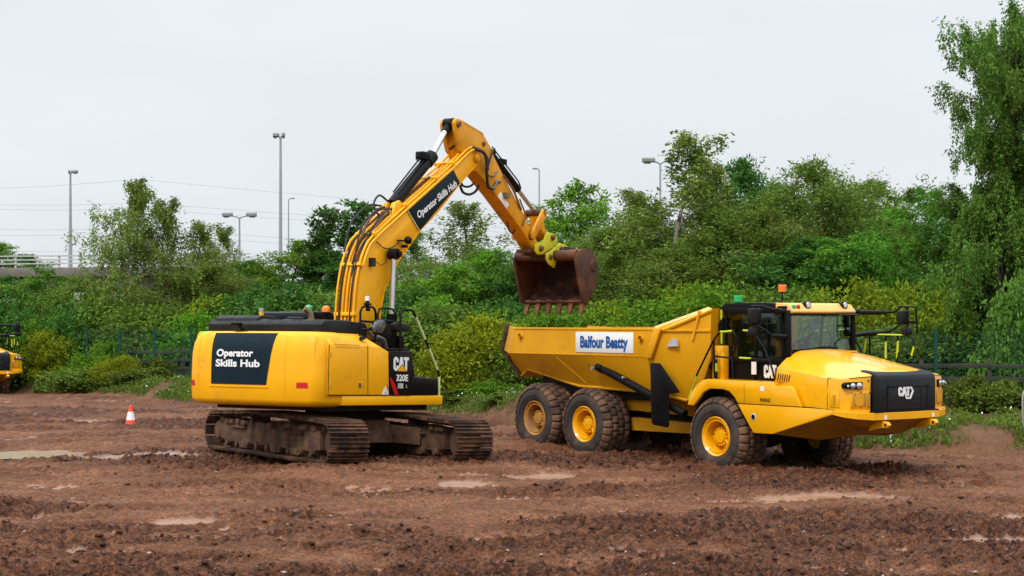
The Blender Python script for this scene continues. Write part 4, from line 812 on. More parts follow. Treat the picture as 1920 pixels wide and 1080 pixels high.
MB().prism([(-.10, 2.76), (0.02, 2.82), (.42, 2.76), (.52, 2.74), (.40, 2.64), (.10, 2.61), (-.05, 2.64)], -1.34, -1.22).build('mirror', M['plast'], EX, .025)
MB().prism([(-.12, 2.30), (-.12, 2.84), (.36, 2.86), (.36, 2.38), (.20, 2.30)], -.98, -.80).box(-.35, .75, -1.1, -.8, 2.22, 2.30).bar((.60, -1.0, 2.27), (.60, -1.0, 2.56), .16, .08).build('valve_tower', M['blk'], EX, .02)
MB().tube(crv([(-.95, -1.2, 2.66), (-.75, -1.25, 2.52), (-.45, -1.2, 2.45), (-.38, -1.2, 2.25)], 5), .05, 8).tube(crv([(-.60, -1.3, 2.50), (-.42, -1.32, 2.44), (-.33, -1.32, 2.28)], 5), .04, 8).build('front_hoses', M['mirror'], EX, smooth=50)
# boom
BY0, BY1 = -.68, -.24
side = [(-.02, 1.95), (-.30, 1.95), (-.53, 2.41), (-.48, 2.94), (-.43, 3.47), (-.32, 3.92), (-.14, 4.27), (.14, 4.51), (1.23, 5.19), (2.96, 6.27), (3.50, 6.63), (3.68, 6.73), (3.82, 6.74), (3.93, 6.70), (3.97, 6.62), (3.90, 6.50), (3.71, 6.36), (3.23, 6.0), (2.35, 5.27), (1.68, 4.8), (.91, 4.09), (.64, 3.75), (.46, 3.45), (.35, 3.05), (.28, 2.4)]
boom = MB().prism(side, BY0+.02, BY1-.02).build('boom', M['yelx'], EX, .012)
def rim(pts, w): return MB().loft([[(x, BY0, z), (x, BY0+.035, z), (x+nx*w, BY0+.035, z+nz2*w), (x+nx*w, BY0, z+nz2*w)] for x, z, nx, nz2 in pts])
top_e = [Vector((p[0], 0, p[1])) for p in side[2:13]]; bot_e = [Vector((p[0], 0, p[1])) for p in side[14:]]
for nm, ed, sg_ in (('top_flange', top_e, 1), ('bottom_flange', bot_e, 1)):
    fl = MB(); rr = []
    for i, p in enumerate(ed):
        d_ = (ed[min(i+1, len(ed)-1)]-ed[max(i-1, 0)]).normalized(); n_ = Vector((d_.z, 0, -d_.x))
        rr.append([(p+n_*.0).to_tuple()[:1]+(BY0, p.z), (p.x, BY1, p.z), ((p-n_*.02).x, BY1, (p-n_*.02).z), ((p-n_*.02).x, BY0, (p-n_*.02).z)])
    fl.loft(rr).build(nm, M['yelx'], boom, smooth=40)
np_ = MB().prism([(1.235, 5.165), (2.93, 6.225), (3.19, 5.985), (1.675, 4.80)], BY0-.004, BY0+.022).build('name_panel', M['navy'], EX, .002)
dv = Vector((.861, 0, .508)); dn = Vector((-.508, 0, .861)); o0 = Vector((1.605, 0, 5.045))
put_text(MB(), "Operator Skills Hub", lambda a, b: (o0+dv*(a*1.70)+dn*(b*.215)+Vector((0, BY0-.012, 0))).to_tuple(), .035).build('lettering', M['white'], np_)
MB().bar((1.225, BY0-.002, 5.17), (1.668, BY0-.002, 4.80), .01, .02).build('panel_edge', M['cream'], np_)
bk = [Vector((p[0], 0, p[1])) for p in [(-.53, 2.41), (-.49, 2.94), (-.44, 3.47), (-.33, 3.92), (-.15, 4.28), (.12, 4.53), (1.20, 5.22), (2.30, 5.91), (2.94, 6.31), (3.46, 6.67), (3.70, 6.78)]]
def off(o, y, i0=0, i1=None, jig=0):
    r = []
    for i, p in enumerate(bk):
        d_ = (bk[min(i+1, len(bk)-1)]-bk[max(i-1, 0)]).normalized(); n_ = Vector((-d_.z, 0, d_.x)); r.append(p+n_*o+Vector((0, y, 0)))
    return crv(r[i0:i1], 6)
for o_, yy, i1, mm in ((.06, -.655, 11, 0), (.07, -.57, 11, 0), (.06, -.47, 9, 0), (.08, -.39, 8, 0), (.06, -.31, 10, 0)): MB().tube(off(o_, yy, 0, i1), .026, 8).build('boom_pipe', M['yelx'], EX, smooth=50)
MB().tube(off(.0, -.70, 3, 11), .024, 8).build('boom_pipe', M['yelx'], EX, smooth=50)
MB().tube(off(.10, -.25, 0, 7), .024, 8).build('boom_pipe', M['yelx'], EX, smooth=50)
for i in (1, 3, 5, 6, 7, 8):
    p = bk[i]; d_ = (bk[i+1]-bk[i-1]).normalized(); n_ = Vector((-d_.z, 0, d_.x)); MB().obox(p+n_*.06+Vector((0, -.46, 0)), d_, (0, 1, 0), n_, .035, .25, .055).build('pipe_clamp', M['yelx'], EX, .006)
for o_, yy, a, b in ((.11, -.61, 0, 6), (.13, -.36, 0, 7), (.12, -.52, 3, 8)): MB().tube(off(o_, yy, a, b), .02, 8).build('boom_hose', M['hose'], EX, smooth=50)
for q in ([(.75, -.42, 5.22), (.35, -.50, 5.10), (-.10, -.50, 4.75), (-.36, -.55, 4.25), (-.48, -.55, 3.7)], [(.85, -.55, 5.20), (.40, -.62, 5.02), (.0, -.62, 4.62), (-.25, -.62, 4.25)], [(.80, -.30, 5.25), (.30, -.33, 5.20), (-.25, -.33, 4.80), (-.50, -.36, 4.2)], [(1.0, -.35, 5.35), (.65, -.35, 5.45), (.40, -.40, 5.20), (.55, -.5, 4.95)]): MB().tube(crv(q, 6), .022, 8).build('boom_hose', M['hose'], EX, smooth=50)
for q in ([(.85, -.48, 5.12), (.45, -.55, 4.95), (.18, -.55, 4.66), (.02, -.58, 4.42)], [(.95, -.40, 5.22), (.50, -.44, 5.12), (.12, -.46, 4.84), (-.12, -.5, 4.5)]): MB().tube(crv(q, 6), .03, 8).build('dusty_hose', M['hosebr'], EX, smooth=50)
MB().prism([(.70, 4.88), (.98, 5.05), (1.14, 5.30), (1.02, 5.38), (.86, 5.30)], -.72+.1, -.50).prism([(.70, 4.88), (.98, 5.05), (1.14, 5.30), (1.02, 5.38), (.86, 5.30)], -.40, -.28).build('cylinder_bracket', M['yelx'], EX, .02)
ac = MB().cyl((.98, -.45, 5.29), (2.36, -.45, 6.44), .125, 24).cyl((2.22, -.45, 6.32), (2.42, -.45, 6.49), .145, 24).build('arm_cylinder', M['blk'], EX, smooth=40)
MB().cyl((2.40, -.45, 6.475), (3.0, -.45, 7.20), .065, 18).build('piston_rod', M['chrome'], ac, smooth=40)
MB().lathe([(0, -.11), (.13, -.11), (.13, .11), (0, .11)], (3.07, -.45, 7.27), n=20).cyl((2.90, -.45, 7.07), (3.03, -.45, 7.22), .09, 14).build('rod_eye', M['blk'], ac, smooth=40)
MB().tube([(1.10, -.52, 5.52), (1.95, -.53, 6.30), (2.1, -.52, 6.42)], .018, 6).tube([(1.08, -.40, 5.56), (1.95, -.40, 6.32), (2.1, -.42, 6.44)], .018, 6).box(1.92, 2.18, -.56, -.36, 6.36, 6.52).tube(crv([(1.95, -.50, 6.30), (1.72, -.52, 6.32), (1.78, -.52, 6.46), (1.98, -.5, 6.48)], 5), .012, 6).build('cylinder_valve', M['blk'], ac, .012)
for y_ in (-.82, -.10):
    bcy = MB().cyl((.58, y_, 1.75), (.535, y_, 2.95), .095, 20).cyl((.54, y_, 2.85), (.535, y_, 3.0), .11, 20).build('boom_cylinder', M['blk'], EX, smooth=40)
    MB().cyl((.535, y_, 2.95), (.56, y_, 4.15), .055, 18).build('piston_rod', M['chrome'], bcy, smooth=40)
    MB().lathe([(0, -.09), (.115, -.09), (.115, .09), (0, .09)], (.56, y_, 4.22), n=20).lathe([(0, -.13), (.06, -.13), (.06, .13), (0, .13)], (.62, y_, 4.22), n=16).build('rod_eye', M['blk'], bcy, smooth=40)
for nm, x, z, r0 in (('boom_lamp', 1.03, 4.55, .085),):
    lm = MB().tube([(x-.02, -.78, z), (x+.02, -.80, z), (x+.09, -.82, z-.01)], [.05, r0, r0*.9], 16).box(x-.04, x+.06, -.80, -.70, z-.16, z-.10).bar((x-.16, -.69, z-.02), (x-.02, -.74, z-.02), .05, .03).build(nm, M['blk'], EX, smooth=40)
MB().box(-.08, .03, -.76, -.66, 3.93, 4.10).tube(crv([(.12, -.70, 4.44), (.35, -.72, 4.33), (.62, -.72, 4.36), (.9, -.73, 4.5)], 6), .012, 6).tube(crv([(.05, -.71, 4.05), (.3, -.73, 3.98), (.5, -.73, 4.15)], 6), .008, 6).build('wiring', M['hose'], EX, smooth=40)
pn = MB()
for x, z, r0 in ((3.84, 6.62, .10),):
    pn.lathe([(0, -.06), (r0*.6, -.06), (r0*.65, -.04), (r0, -.035), (r0, .05), (0, .05)], (x, BY0-.01, z), n=24)
pn.build('boom_pin', M['ochre'], EX, smooth=40)
# arm
AY0, AY1 = -.63, -.27
aside = [(3.26, 6.72), (3.22, 7.05), (3.24, 7.36), (3.36, 7.36), (4.19, 7.2), (4.50, 6.96), (4.66, 6.76), (5.05, 6.41), (5.99, 5.62), (6.40, 5.24), (6.70, 4.98), (6.72, 4.84), (6.60, 4.75), (6.01, 5.17), (4.78, 5.89), (3.95, 6.33), (3.62, 6.34), (3.38, 6.50)]
arm = MB().prism(aside, AY0, AY1).build('arm', M['ochre'], EX, .016)
MB().prism([(3.22, 7.345), (3.30, 7.33), (4.15, 7.18), (4.2, 7.215), (3.3, 7.375), (3.22, 7.38)], AY0-.004, AY1+.004).build('arm_flange', M['yelw'], arm)
for ya_, yb_ in ((AY0-.02, AY0+.07), (AY1-.07, AY1+.02)): MB().prism([(3.22, 6.70), (3.10, 6.95), (3.01, 7.15), (2.98, 7.28), (3.02, 7.36), (3.11, 7.39), (3.34, 7.37), (3.42, 6.9), (3.40, 6.60)], ya_, yb_).build('arm_boss', M['ochre'], arm, .012)
MB().lathe([(0, -.05), (.06, -.05), (.07, 0), (0, 0)], (3.10, AY0-.03, 7.26), n=18).lathe([(0, -.05), (.085, -.05), (.09, 0), (0, 0)], (6.36, AY0, 5.08), n=20).lathe([(0, -.03), (.05, -.03), (.05, 0), (0, 0)], (4.2, AY0, 6.98), n=14).build('arm_pins', M['rustt'], arm, smooth=40)
MB().prism([(4.96, 5.985), (4.86, 5.865), (5.25, 5.62), (5.36, 5.735)], AY0-.005, AY0).build('load_decal', M['signw'], arm, .001)
bkc = MB().cyl((4.62, -.45, 6.95), (6.05, -.45, 6.16), .085, 20).box(5.15, 5.40, -.53, -.37, 6.66, 6.78).tube([(4.75, -.40, 7.0), (5.95, -.40, 6.35), (6.1, -.40, 6.22)], .018, 6).tube([(4.75, -.52, 6.99), (5.95, -.52, 6.34), (6.1, -.5, 6.2)], .018, 6).build('bucket_cylinder', M['blk'], EX, smooth=40)
MB().cyl((6.05, -.45, 6.16), (6.78, -.45, 5.755), .05, 16).build('piston_rod', M['steel'], bkc, smooth=40)
MB().lathe([(0, -.28), (.075, -.28), (.085, -.15), (.085, .15), (.075, .28), (0, .28)], (6.86, -.45, 5.69), n=18).build('rod_eye', M['rusts'], bkc, smooth=40)
lk = MB()
for y_ in (-.70, -.20): lk.prism([(6.80, 5.77), (6.93, 5.74), (6.96, 5.62), (6.42, 5.02), (6.30, 5.02), (6.26, 5.14)], y_-.03, y_+.03)
lk.build('bucket_link', M['ochre'], EX, .012)
MB().prism([(6.80, 5.72), (6.94, 5.70), (7.12, 5.30), (7.36, 5.20), (7.34, 5.08), (7.18, 5.07), (6.92, 5.30)], -.60, -.30).cyl((7.26, -.75, 5.14), (7.26, -.15, 5.14), .06, 14).build('bucket_link', M['ochre'], EX, .015)
MB().tube(crv([(5.9, -.64, 5.66), (5.62, -.68, 5.90), (5.42, -.68, 6.10), (5.02, -.67, 6.36)], 5), .025, 8).tube(crv([(5.95, -.66, 5.30), (6.02, -.68, 5.55), (5.75, -.68, 5.9)], 5), .02, 8).box(5.08, 5.26, -.72, -.63, 5.86, 5.98).build('arm_pipes', M['hosebr'], EX, smooth=50)
for q, r0 in (([(3.70, -.70, 6.80), (3.98, -.78, 6.74), (4.08, -.80, 6.55), (4.13, -.78, 6.25), (4.30, -.72, 6.03), (4.55, -.68, 6.0)], .035), ([(3.72, -.60, 6.86), (4.05, -.72, 6.78), (4.22, -.74, 6.60), (4.20, -.72, 6.42), (4.32, -.70, 6.42)], .03), ([(4.28, -.70, 6.44), (4.42, -.72, 6.80), (4.62, -.66, 6.92), (4.72, -.6, 6.78), (4.62, -.55, 6.66)], .025), ([(3.55, -.45, 5.98), (3.68, -.45, 5.84), (3.95, -.45, 5.82), (4.2, -.45, 5.92), (4.32, -.45, 6.06)], .03), ([(3.70, -.35, 6.10), (3.85, -.35, 6.0), (4.1, -.35, 6.02), (4.2, -.4, 6.1)], .025), ([(5.6, -.45, 5.36), (5.68, -.45, 5.18), (5.85, -.45, 5.12), (5.95, -.45, 5.2)], .02), ([(3.05, -.5, 6.72), (3.3, -.45, 6.82), (3.55, -.45, 6.78)], .03)): MB().tube(crv(q, 6), r0, 8).build('arm_hose', M['hose'], EX, smooth=50)
MB().tube(crv([(4.32, -.70, 6.02), (4.60, -.68, 6.02), (4.75, -.66, 6.18), (4.92, -.66, 6.20)], 5), .033, 8).tube(crv([(4.35, -.69, 6.28), (4.6, -.68, 6.30), (4.78, -.66, 6.42)], 5), .022, 8).build('metal_pipes', M['mirror'], EX, smooth=50)
# quick coupler and bucket
for y_ in (-.68, -.30):
    c_ = MB(); c_ = (c_.prism([(6.95, 4.72), (6.98, 4.58), (7.10, 4.48), (7.38, 4.40), (7.48, 4.62), (7.85, 4.80), (8.20, 4.90), (8.0, 4.98), (7.62, 5.03), (7.40, 4.90), (7.2, 4.80)], y_-.055, y_-.005) if y_ < -.5 else c_).prism([(6.46, 4.90), (6.50, 4.73), (6.62, 4.67), (6.84, 4.69), (7.13, 4.82), (7.45, 4.94), (7.58, 5.05), (7.50, 5.18), (7.36, 5.23), (7.10, 5.25), (7.0, 5.18), (6.87, 4.98), (6.62, 4.96)], y_-.025, y_+.025).build('coupler_plate', M['lime'], EX, .015)
    for x, z in ((6.72, 4.82), (7.27, 5.13), (7.14, 4.64), (7.66, 4.89)): MB().lathe([(0, -.035), (.055, -.035), (.075, 0), (.075, .02), (0, .02)], (x, y_-.055, z), n=16).build('coupler_pin', M['rustt'], c_, smooth=40)
MB().box(6.6, 7.9, -.66, -.24, 4.66, 4.80).cyl((6.72, -.72, 4.82), (6.72, -.18, 4.82), .07, 14).cyl((7.14, -.72, 4.64), (7.14, -.18, 4.64), .07, 14).box(6.3, 6.9, -.62, -.28, 4.70, 4.78).build('coupler_body', M['rusts'], EX, .015)
K0, K1 = -1.35, .35
prof_o = [(7.30, 4.68), (7.42, 4.80), (7.60, 4.86), (7.82, 4.88), (8.05, 4.85), (8.24, 4.76), (8.36, 4.62), (8.41, 4.47), (8.38, 4.25), (8.30, 4.05), (8.18, 3.86), (8.02, 3.70), (7.84, 3.575)]
bk_ = MB(); rr = [[(x, y_, z) for x, z in prof_o] for y_ in (K0, K1)]
cxo, czo = 7.75, 4.25
pin_ = [(x+(cxo-x)*.055, z+(czo-z)*.055) for x, z in prof_o]
bk_.prism(prof_o+pin_[::-1], K0, K1)
bkt = bk_.build('bucket', M['rust'], EX, smooth=40)
for y_ in (K0-.02, K1-.02):
    MB().prism([(7.27, 4.66)]+[(x+(x-cxo)*.015, z+(z-czo)*.015) for x, z in prof_o[1:-1]]+[(7.86, 3.56), (7.74, 3.60), (7.60, 4.04), (7.48, 4.42)], y_, y_+.04).build('side_plate', M['rusts'], bkt, .008)
    MB().prism([(7.22, 4.66), (7.46, 4.02), (7.68, 3.56), (7.76, 3.58), (7.56, 4.06), (7.36, 4.66)], y_-.012, y_+.052).build('side_cutter', M['rusts'], bkt, .008)
MB().lathe([(0, -.03), (.13, -.03), (.15, 0), (0, 0)], (8.15, K0-.02, 4.50), n=24).build('wear_boss', M['rusts'], bkt, smooth=40)
MB().tube([(7.38, K0+.01, 4.70), (7.38, K1-.01, 4.70)], .125, 20).build('torque_tube', M['rusts'], bkt, smooth=40)
MB().prism([(7.72, 3.60), (7.88, 3.53), (8.0, 3.62), (7.98, 3.66), (7.86, 3.59), (7.74, 3.64)], K0, K1).build('cutting_edge', M['rusts'], bkt, .008)
tm_ = MB().loft([[(7.78-.035*k-.0, w, z) for w in (-hw3, hw3)]+[(7.90-.055*k, w, z) for w in (hw3, -hw3)] for k, hw3, z in ((0, .062, 3.66), (0, .066, 3.57), (.6, .058, 3.50), (1.4, .050, 3.40), (2.2, .044, 3.31))]).build('bucket_tooth', M['rustt'], None, .01, link=False).data
for k in range(6):
    o = bpy.data.objects.new('bucket_tooth', tm_); C.objects.link(o); o.parent = bkt; o.location = (0, K0+.09+k*(K1-K0-.18)/5, .0)
for y_ in (-.92, .06): MB().box(7.5, 7.9, y_-.035, y_+.035, 4.80, 4.93).build('hinge_ear', M['rusts'], bkt, .015)
def at(px, d): return (px-960)/3000*d
# ------------------------------------------------------------------ fences
def polyline(xs, ys, step):
    out = []; x = xs[0]
    while x < xs[-1]:
        y = float(np.interp(x, xs, ys)); x2 = x+.05; y2 = float(np.interp(x2, xs, ys)); L = math.hypot(.05, y2-y); out.append((x, y)); x += .05/L*step
    return out
def mesh_fence(label, x0, x1, shift):
    xs = [x for x in np.linspace(x0, x1, 60)]; ys = [float(np.interp(x, FX, FY)) for x in xs]; pts = polyline(xs, ys, 2.5)
    pts = [(x+shift, float(np.interp(x+shift, FX, FY))) for x, y in pts]
    f = empty('mesh_fence', (pts[0][0], pts[0][1], 0), label=label, cat='fence', group='green mesh fence runs'); O = Vector(f.location)
    post = MB().box(-.035, .035, -.035, .035, -.4, 2.08).box(-.04, .04, -.04, .04, 2.08, 2.10)
    post.cyl((0, -.04, 1.9), (0, -.03, 1.9), .02, 6).cyl((0, -.04, 1.3), (0, -.03, 1.3), .02, 6).cyl((0, -.04, .7), (0, -.03, .7), .02, 6)
    pm0 = post.build('fence_post', M['fgreen'], link=False).data
    w = MB()
    for i in range(26): w.box(.04+i*.0975-.003, .04+i*.0975+.003, -.003, .003, .05, 2.03)
    for z in np.arange(.06, 2.04, .18): w.box(0, 2.5, -.009, -.004, z-.004, z+.004)
    pw = w.build('mesh_panel', M['fgreen'], link=False).data
    for i, (x, y) in enumerate(pts):
        z = gz(x, y); p = bpy.data.objects.new('fence_post', pm0); C.objects.link(p); p.parent = f; p.location = Vector((x, y, z))-O
        if i+1 < len(pts):
            q = bpy.data.objects.new('mesh_panel', pw); C.objects.link(q); q.parent = f; x2, y2 = pts[i+1]; q.location = Vector((x, y, z))-O
            q.rotation_euler = (0, -math.atan2(gz(x2, y2)-z, math.hypot(x2-x, y2-y)), math.atan2(y2-y, x2-x)); q.scale = (math.hypot(x2-x, y2-y)/2.5, 1, 1)
    return f
mesh_fence('green wire mesh fence with round headed posts in the shrubs left of the excavator', -24.9, -3.6, -.03)
mesh_fence('green wire mesh fence behind the dump truck and along the right edge', -1.02, 20, -.06)
def timber_fence(label, x0, x1, off):
    xs = list(np.linspace(x0, x1, 40)); ys = [float(np.interp(x, FX, FY))+off for x in xs]; pts = polyline(xs, ys, 1.9)
    f = empty('timber_fence', (pts[0][0], pts[0][1], 0), label=label, cat='fence'); O = Vector(f.location)
    for i, (x, y) in enumerate(pts):
        z = gz(x, y); MB().box(-.055, .055, -.05, .05, -.4, 1.22).build('fence_post', M['wood'], f, .008, loc=Vector((x, y, z))-O)
        if i+1 < len(pts):
            x2, y2 = pts[i+1]; z2 = gz(x2, y2)
            for h in (.38, .72, 1.06): MB().bar(Vector((x, y-.075, z+h+random.uniform(-.015, .015)))-O, Vector((x2, y2-.075, z2+h+random.uniform(-.015, .015)))-O, .035, .12).build('rail', M['wood'], f, .004)
timber_fence('grey weathered post and rail fence behind the mesh left of the counterweight', -15.5, -9, .9)
timber_fence('grey weathered post and rail fence behind the mesh right of the dump truck', 9.5, 19, .9)

# ------------------------------------------------------------------ bridge, lamps, pylon, wires
by = 100
bx0, bx1 = at(-260, by), at(470, by)
def bz(x): return 6.02+.010*(x-at(0, by))
br = empty('road_bridge', (at(80, by), by, 0), label='concrete road bridge deck at the left edge above the dark trees', cat='bridge'); O = Vector(br.location)
mb = MB(); mb.add([Vector((x, y, bz(x)+dz))-O for x in (bx0, bx1) for y, dz in ((by, -.55), (by, .03), (by+9, .03), (by+9, -.55))], [(0, 1, 2, 3), (7, 6, 5, 4), (0, 4, 5, 1), (1, 5, 6, 2), (2, 6, 7, 3), (3, 7, 4, 0)]); mb.build('deck', M['conc'], br, .03)
mb = MB(); mb.add([Vector((x, y, bz(x)+dz))-O for x in (bx0, bx1) for y, dz in ((by+.6, -1.35), (by+.6, -.6), (by+8.4, -.6), (by+8.4, -1.35))], [(0, 1, 2, 3), (7, 6, 5, 4), (0, 4, 5, 1), (1, 5, 6, 2), (2, 6, 7, 3), (3, 7, 4, 0)]); mb.build('girder', M['conc'], br)
for px in (-120, 60, 240, 400):
    x = at(px, by); MB().box(x-.5, x+.5, by+1.2, by+7.8, gz(x, by)-1, bz(x)-1.3).build('pier', M['conc'], br, .05, loc=-O)
rl = empty('bridge_railing', (at(80, by), by, 6), label='pale metal railing with three rails along the edge of the bridge', cat='railing'); O = Vector(rl.location)
RM = pm('pale_railing_paint', (.50, .50, .47), .5, 0, 0, .1)
for px in range(-258, 470, 41):
    x = at(px, by+.1); MB().box(x-.055, x+.055, by+.06, by+.17, bz(x)+.03, bz(x)+.80).build('post', RM, rl, loc=-O)
for h in (.28, .52, .76): MB().bar(Vector((bx0, by+.03, bz(bx0)+h))-O, Vector((bx1, by+.03, bz(bx1)+h))-O, .05, .075).build('rail', RM, rl)
def lamp(label, px, d, pt, zb, r0, r1, heads, rise=0, name='street_lamp'):
    x = at(px, d); zt = HC+(600-pt)/3000*d; f = empty(name, (x, d, zb), label=label, cat='street lamp', group='street lamps along the road'); h = zt-zb
    MB().tube([(0, 0, 0), (0, 0, h*.5), (0, 0, h-.12)], [r0*.85, (r0+r1)*.4, r1*.8], 10).build('pole', M['lampg'], f)
    for (dx, dy, L, W, T_) in heads:
        s = 1 if dx >= 0 else -1
        a = MB().tube([(0, 0, h-.14), (dx*.5, dy*.5, h-.07+rise*.5), (dx, dy, h-.05+rise)], r1*.8, 8).build('arm', M['lampg'], f)
        hd = MB().loft([[(dx+s*u*L, dy+W*w*k1, h-.05+rise+T_*zz+s*0) for w, zz in ((-.5, 0), (-.42, .55), (0, .8), (.42, .55), (.5, 0), (0, -.18))] for u, k1 in ((0, .5), (.15, .85), (.6, 1), (.92, .8), (1, .35))]).build('lamp_head', M['lamph'], f)
        MB().loft([[(dx+s*u*L, dy+W*w, h-.05+rise+zz) for w, zz in ((-.3, -.03), (.3, -.03), (.2, -T_*.42), (-.2, -T_*.42))] for u in (.35, .85)]).build('lens', M['steel'], hd)
lamp('tall grey street lamp with a stubby head standing on the bridge at the left', 132, 101, 322, bz(at(132, 101)), .16, .075, [(.06, 0, .42, .34, .2), (-.02, .0, .1, .3, .2)])
lamp('tallest grey street lamp, thick tapering pole left of the excavator boom', 526, 80, 254, gz(at(526, 80), 80), .14, .07, [(-.08, 0, .30, .34, .22), (.06, 0, .16, .34, .24)])
lamp('thin short far street lamp just right of the tallest lamp', 541, 140, 372, gz(0, 140), .11, .06, [(.12, 0, .42, .22, .10)], .03)
lamp('double headed street lamp standing behind the pale feathery birch', 449, 100, 405, bz(at(449, 100)), .10, .06, [(-.42, 0, .66, .34, .26), (.42, 0, .66, .34, .26)], .06)
lamp('thin street lamp with one flat arm between the bucket arm and the cherry tree', 1011, 120, 316, gz(0, 120), .12, .06, [(-.10, 0, .42, .24, .10)], .02)
lamp('double headed street lamp half hidden by the tallest wispy birch', 1238, 88, 303, gz(0, 88), .10, .06, [(-.28, 0, .72, .36, .28), (.24, 0, .50, .36, .24)], .05)
lamp('street lamp showing only its flat head above the big rounded willow', 1534, 92, 322, gz(0, 92), .10, .06, [(.22, 0, .56, .34, .2)], .03)
pd = 250; px0 = at(255, pd)
def pz(py, d=pd): return HC+(600-py)/3000*d
pyl = empty('pylon', (px0, pd, 0), (0, 0, R(-62)), 'lattice steel electricity pylon whose pointed top shows through the tall left birch', 'pylon')
lat = pm('pylon_steel', (.16, .175, .19), .6, .3, 0, .1)
zt = pz(335); prof = [(0, 3.2), (8, 2.1), (15, 1.15), (19.5, .95), (zt-2.6, .75), (zt, .03)]
def hw(z): return float(np.interp(z, [p[0] for p in prof], [p[1] for p in prof]))
mb = MB(); zs = [0, 3, 6, 9, 11.5, 13.5, 15.2, 16.8, 18.3, 19.7, 21, zt-2.6, zt-1.5, zt-.6, zt]
for a, b in zip(zs, zs[1:]):
    p, q = hw(a), hw(b); cs = [(-1, -1), (1, -1), (1, 1), (-1, 1)]
    for i in range(4):
        c0, c1 = cs[i], cs[(i+1) % 4]
        mb.bar((c0[0]*p, c0[1]*p, a), (c0[0]*q, c0[1]*q, b), .12, .12); mb.bar((c0[0]*p, c0[1]*p, a), (c1[0]*q, c1[1]*q, b), .06, .06); mb.bar((c1[0]*p, c1[1]*p, a), (c0[0]*q, c0[1]*q, b), .06, .06)
        mb.bar((c0[0]*q, c0[1]*q, b), (c1[0]*q, c1[1]*q, b), .07, .07)
mb.build('tower', lat, pyl)
ARM = [(pz(372), 2.9), (pz(418), 3.6), (pz(460), 3.0)]
for z, L in ARM:
    m2 = MB()
    for s in (-1, 1):
        for yy in (-.7, .7):
            m2.bar((0, yy, z), (s*L, 0, z), .09, .09); m2.bar((0, yy, z+1.0), (s*L, 0, z), .07, .07)
        m2.cyl((s*L, 0, z), (s*L, 0, z-1.0), .07, 6)
    m2.build('crossarm', lat, pyl)
ca, sa = math.cos(R(-62)), math.sin(R(-62))
def wire(label, s, z, L, lpx, lpy, rpx, rpy):
    p0 = Vector((px0+s*L*ca, pd+s*L*sa, z)); pts = []
    for (qx, qy, d, sgn) in ((lpx, lpy, 270, -1), (rpx, rpy, 300, 1)):
        e = Vector((at(qx, d), d, HC+(600-qy)/3000*d)); seg = [p0.lerp(e, t)-Vector((0, 0, 1.1*4*t*(1-t)*.3)) for t in np.linspace(0, 1, 9)]
        pts = seg[::-1][:-1] if sgn < 0 else pts+seg
    o = MB().tube(pts, .018, 4).build('power_line', lat); tag(o, label, 'power line', 'power lines across the sky')
wire('topmost single power line running over the tip of the pylon', 0, zt-.05, 0, -60, 354, 1180, 413)
for k, (z, L) in enumerate(ARM):
    yl = [(382, 390), (428, 439), (468, 477)][k]; yr = [(440, 447), (486, 494), (530, 540)][k]; nm = ['second', 'fourth', 'sixth'][k]; nm2 = ['third', 'fifth', 'lowest'][k]
    wire('%s power line from the top of the sky, upper wire of its pair' % nm, 1, z-1+.15, L, -60, yl[0], 1180, yr[0])
    wire('%s power line in the sky, lower wire of its pair' % nm2, -1, z-1-.35, L, -60, yl[1], 1180, yr[1])

# ------------------------------------------------------------------ small things on the site
cx, cyy = at(245, 42.6), 42.6
cz = float(ground(cx, cyy)+mud(np.array([cx]), np.array([cyy]))[0][0])
co = empty('traffic_cone', (cx, cyy, cz-.005), (0, 0, R(20)), 'orange traffic cone with one wide white band standing alone on the mud', 'traffic cone')
def rc(z): return .145-.107*(z-.05)/.53
MB().box(-.165, .165, -.165, .165, 0, .045).build('base', M['cone_o'], co, .015)
MB().lathe([(.15, .045), (rc(.075), .075), (rc(.20), .20)], ax='z', n=24).lathe([(rc(.42), .42), (rc(.58), .58), (.022, .588), (.015, .55)], ax='z', n=24).build('cone_body', M['cone_o'], co, smooth=40)
MB().lathe([(rc(.20)+.002, .20), (rc(.42)+.002, .42)], ax='z', n=24).build('white_band', M['signw'], co)
def barrier(label, x, y, rz):
    z = float(ground(x, y)+mud(np.array([x]), np.array([y]))[0][0]); f = empty('crowd_barrier', (x, y, z), (0, 0, R(rz)), label, 'barrier', 'steel crowd barriers')
    fr = [(.1, 0, .24), (2.1, 0, .24), (2.24, 0, .30), (2.28, 0, .42), (2.28, 0, .95), (2.24, 0, 1.06), (2.1, 0, 1.1), (.1, 0, 1.1), (-.04, 0, 1.06), (-.08, 0, .95), (-.08, 0, .42), (-.04, 0, .30), (.1, 0, .24)]
    MB().tube(fr, .021, 8).build('frame', M['steel'], f)
    b = MB()
    for i in range(17): b.cyl((.05+i*.125, 0, .25), (.05+i*.125, 0, 1.09), .008, 6)
    b.build('bars', M['steel'], f)
    for xx in (.12, 2.08): MB().tube([(xx-.05, -.33, .0), (xx, 0, .27), (xx+.05, .33, .0)], .02, 6).build('foot', M['steel'], f)
barrier('galvanised crowd barrier half hidden behind the front wheel of the truck', at(1686, 35.2)-2.25, 35.4, -4)
barrier('galvanised crowd barrier cut off by the right edge of the picture', at(1917, 33.8)+.08, 33.8, 8)

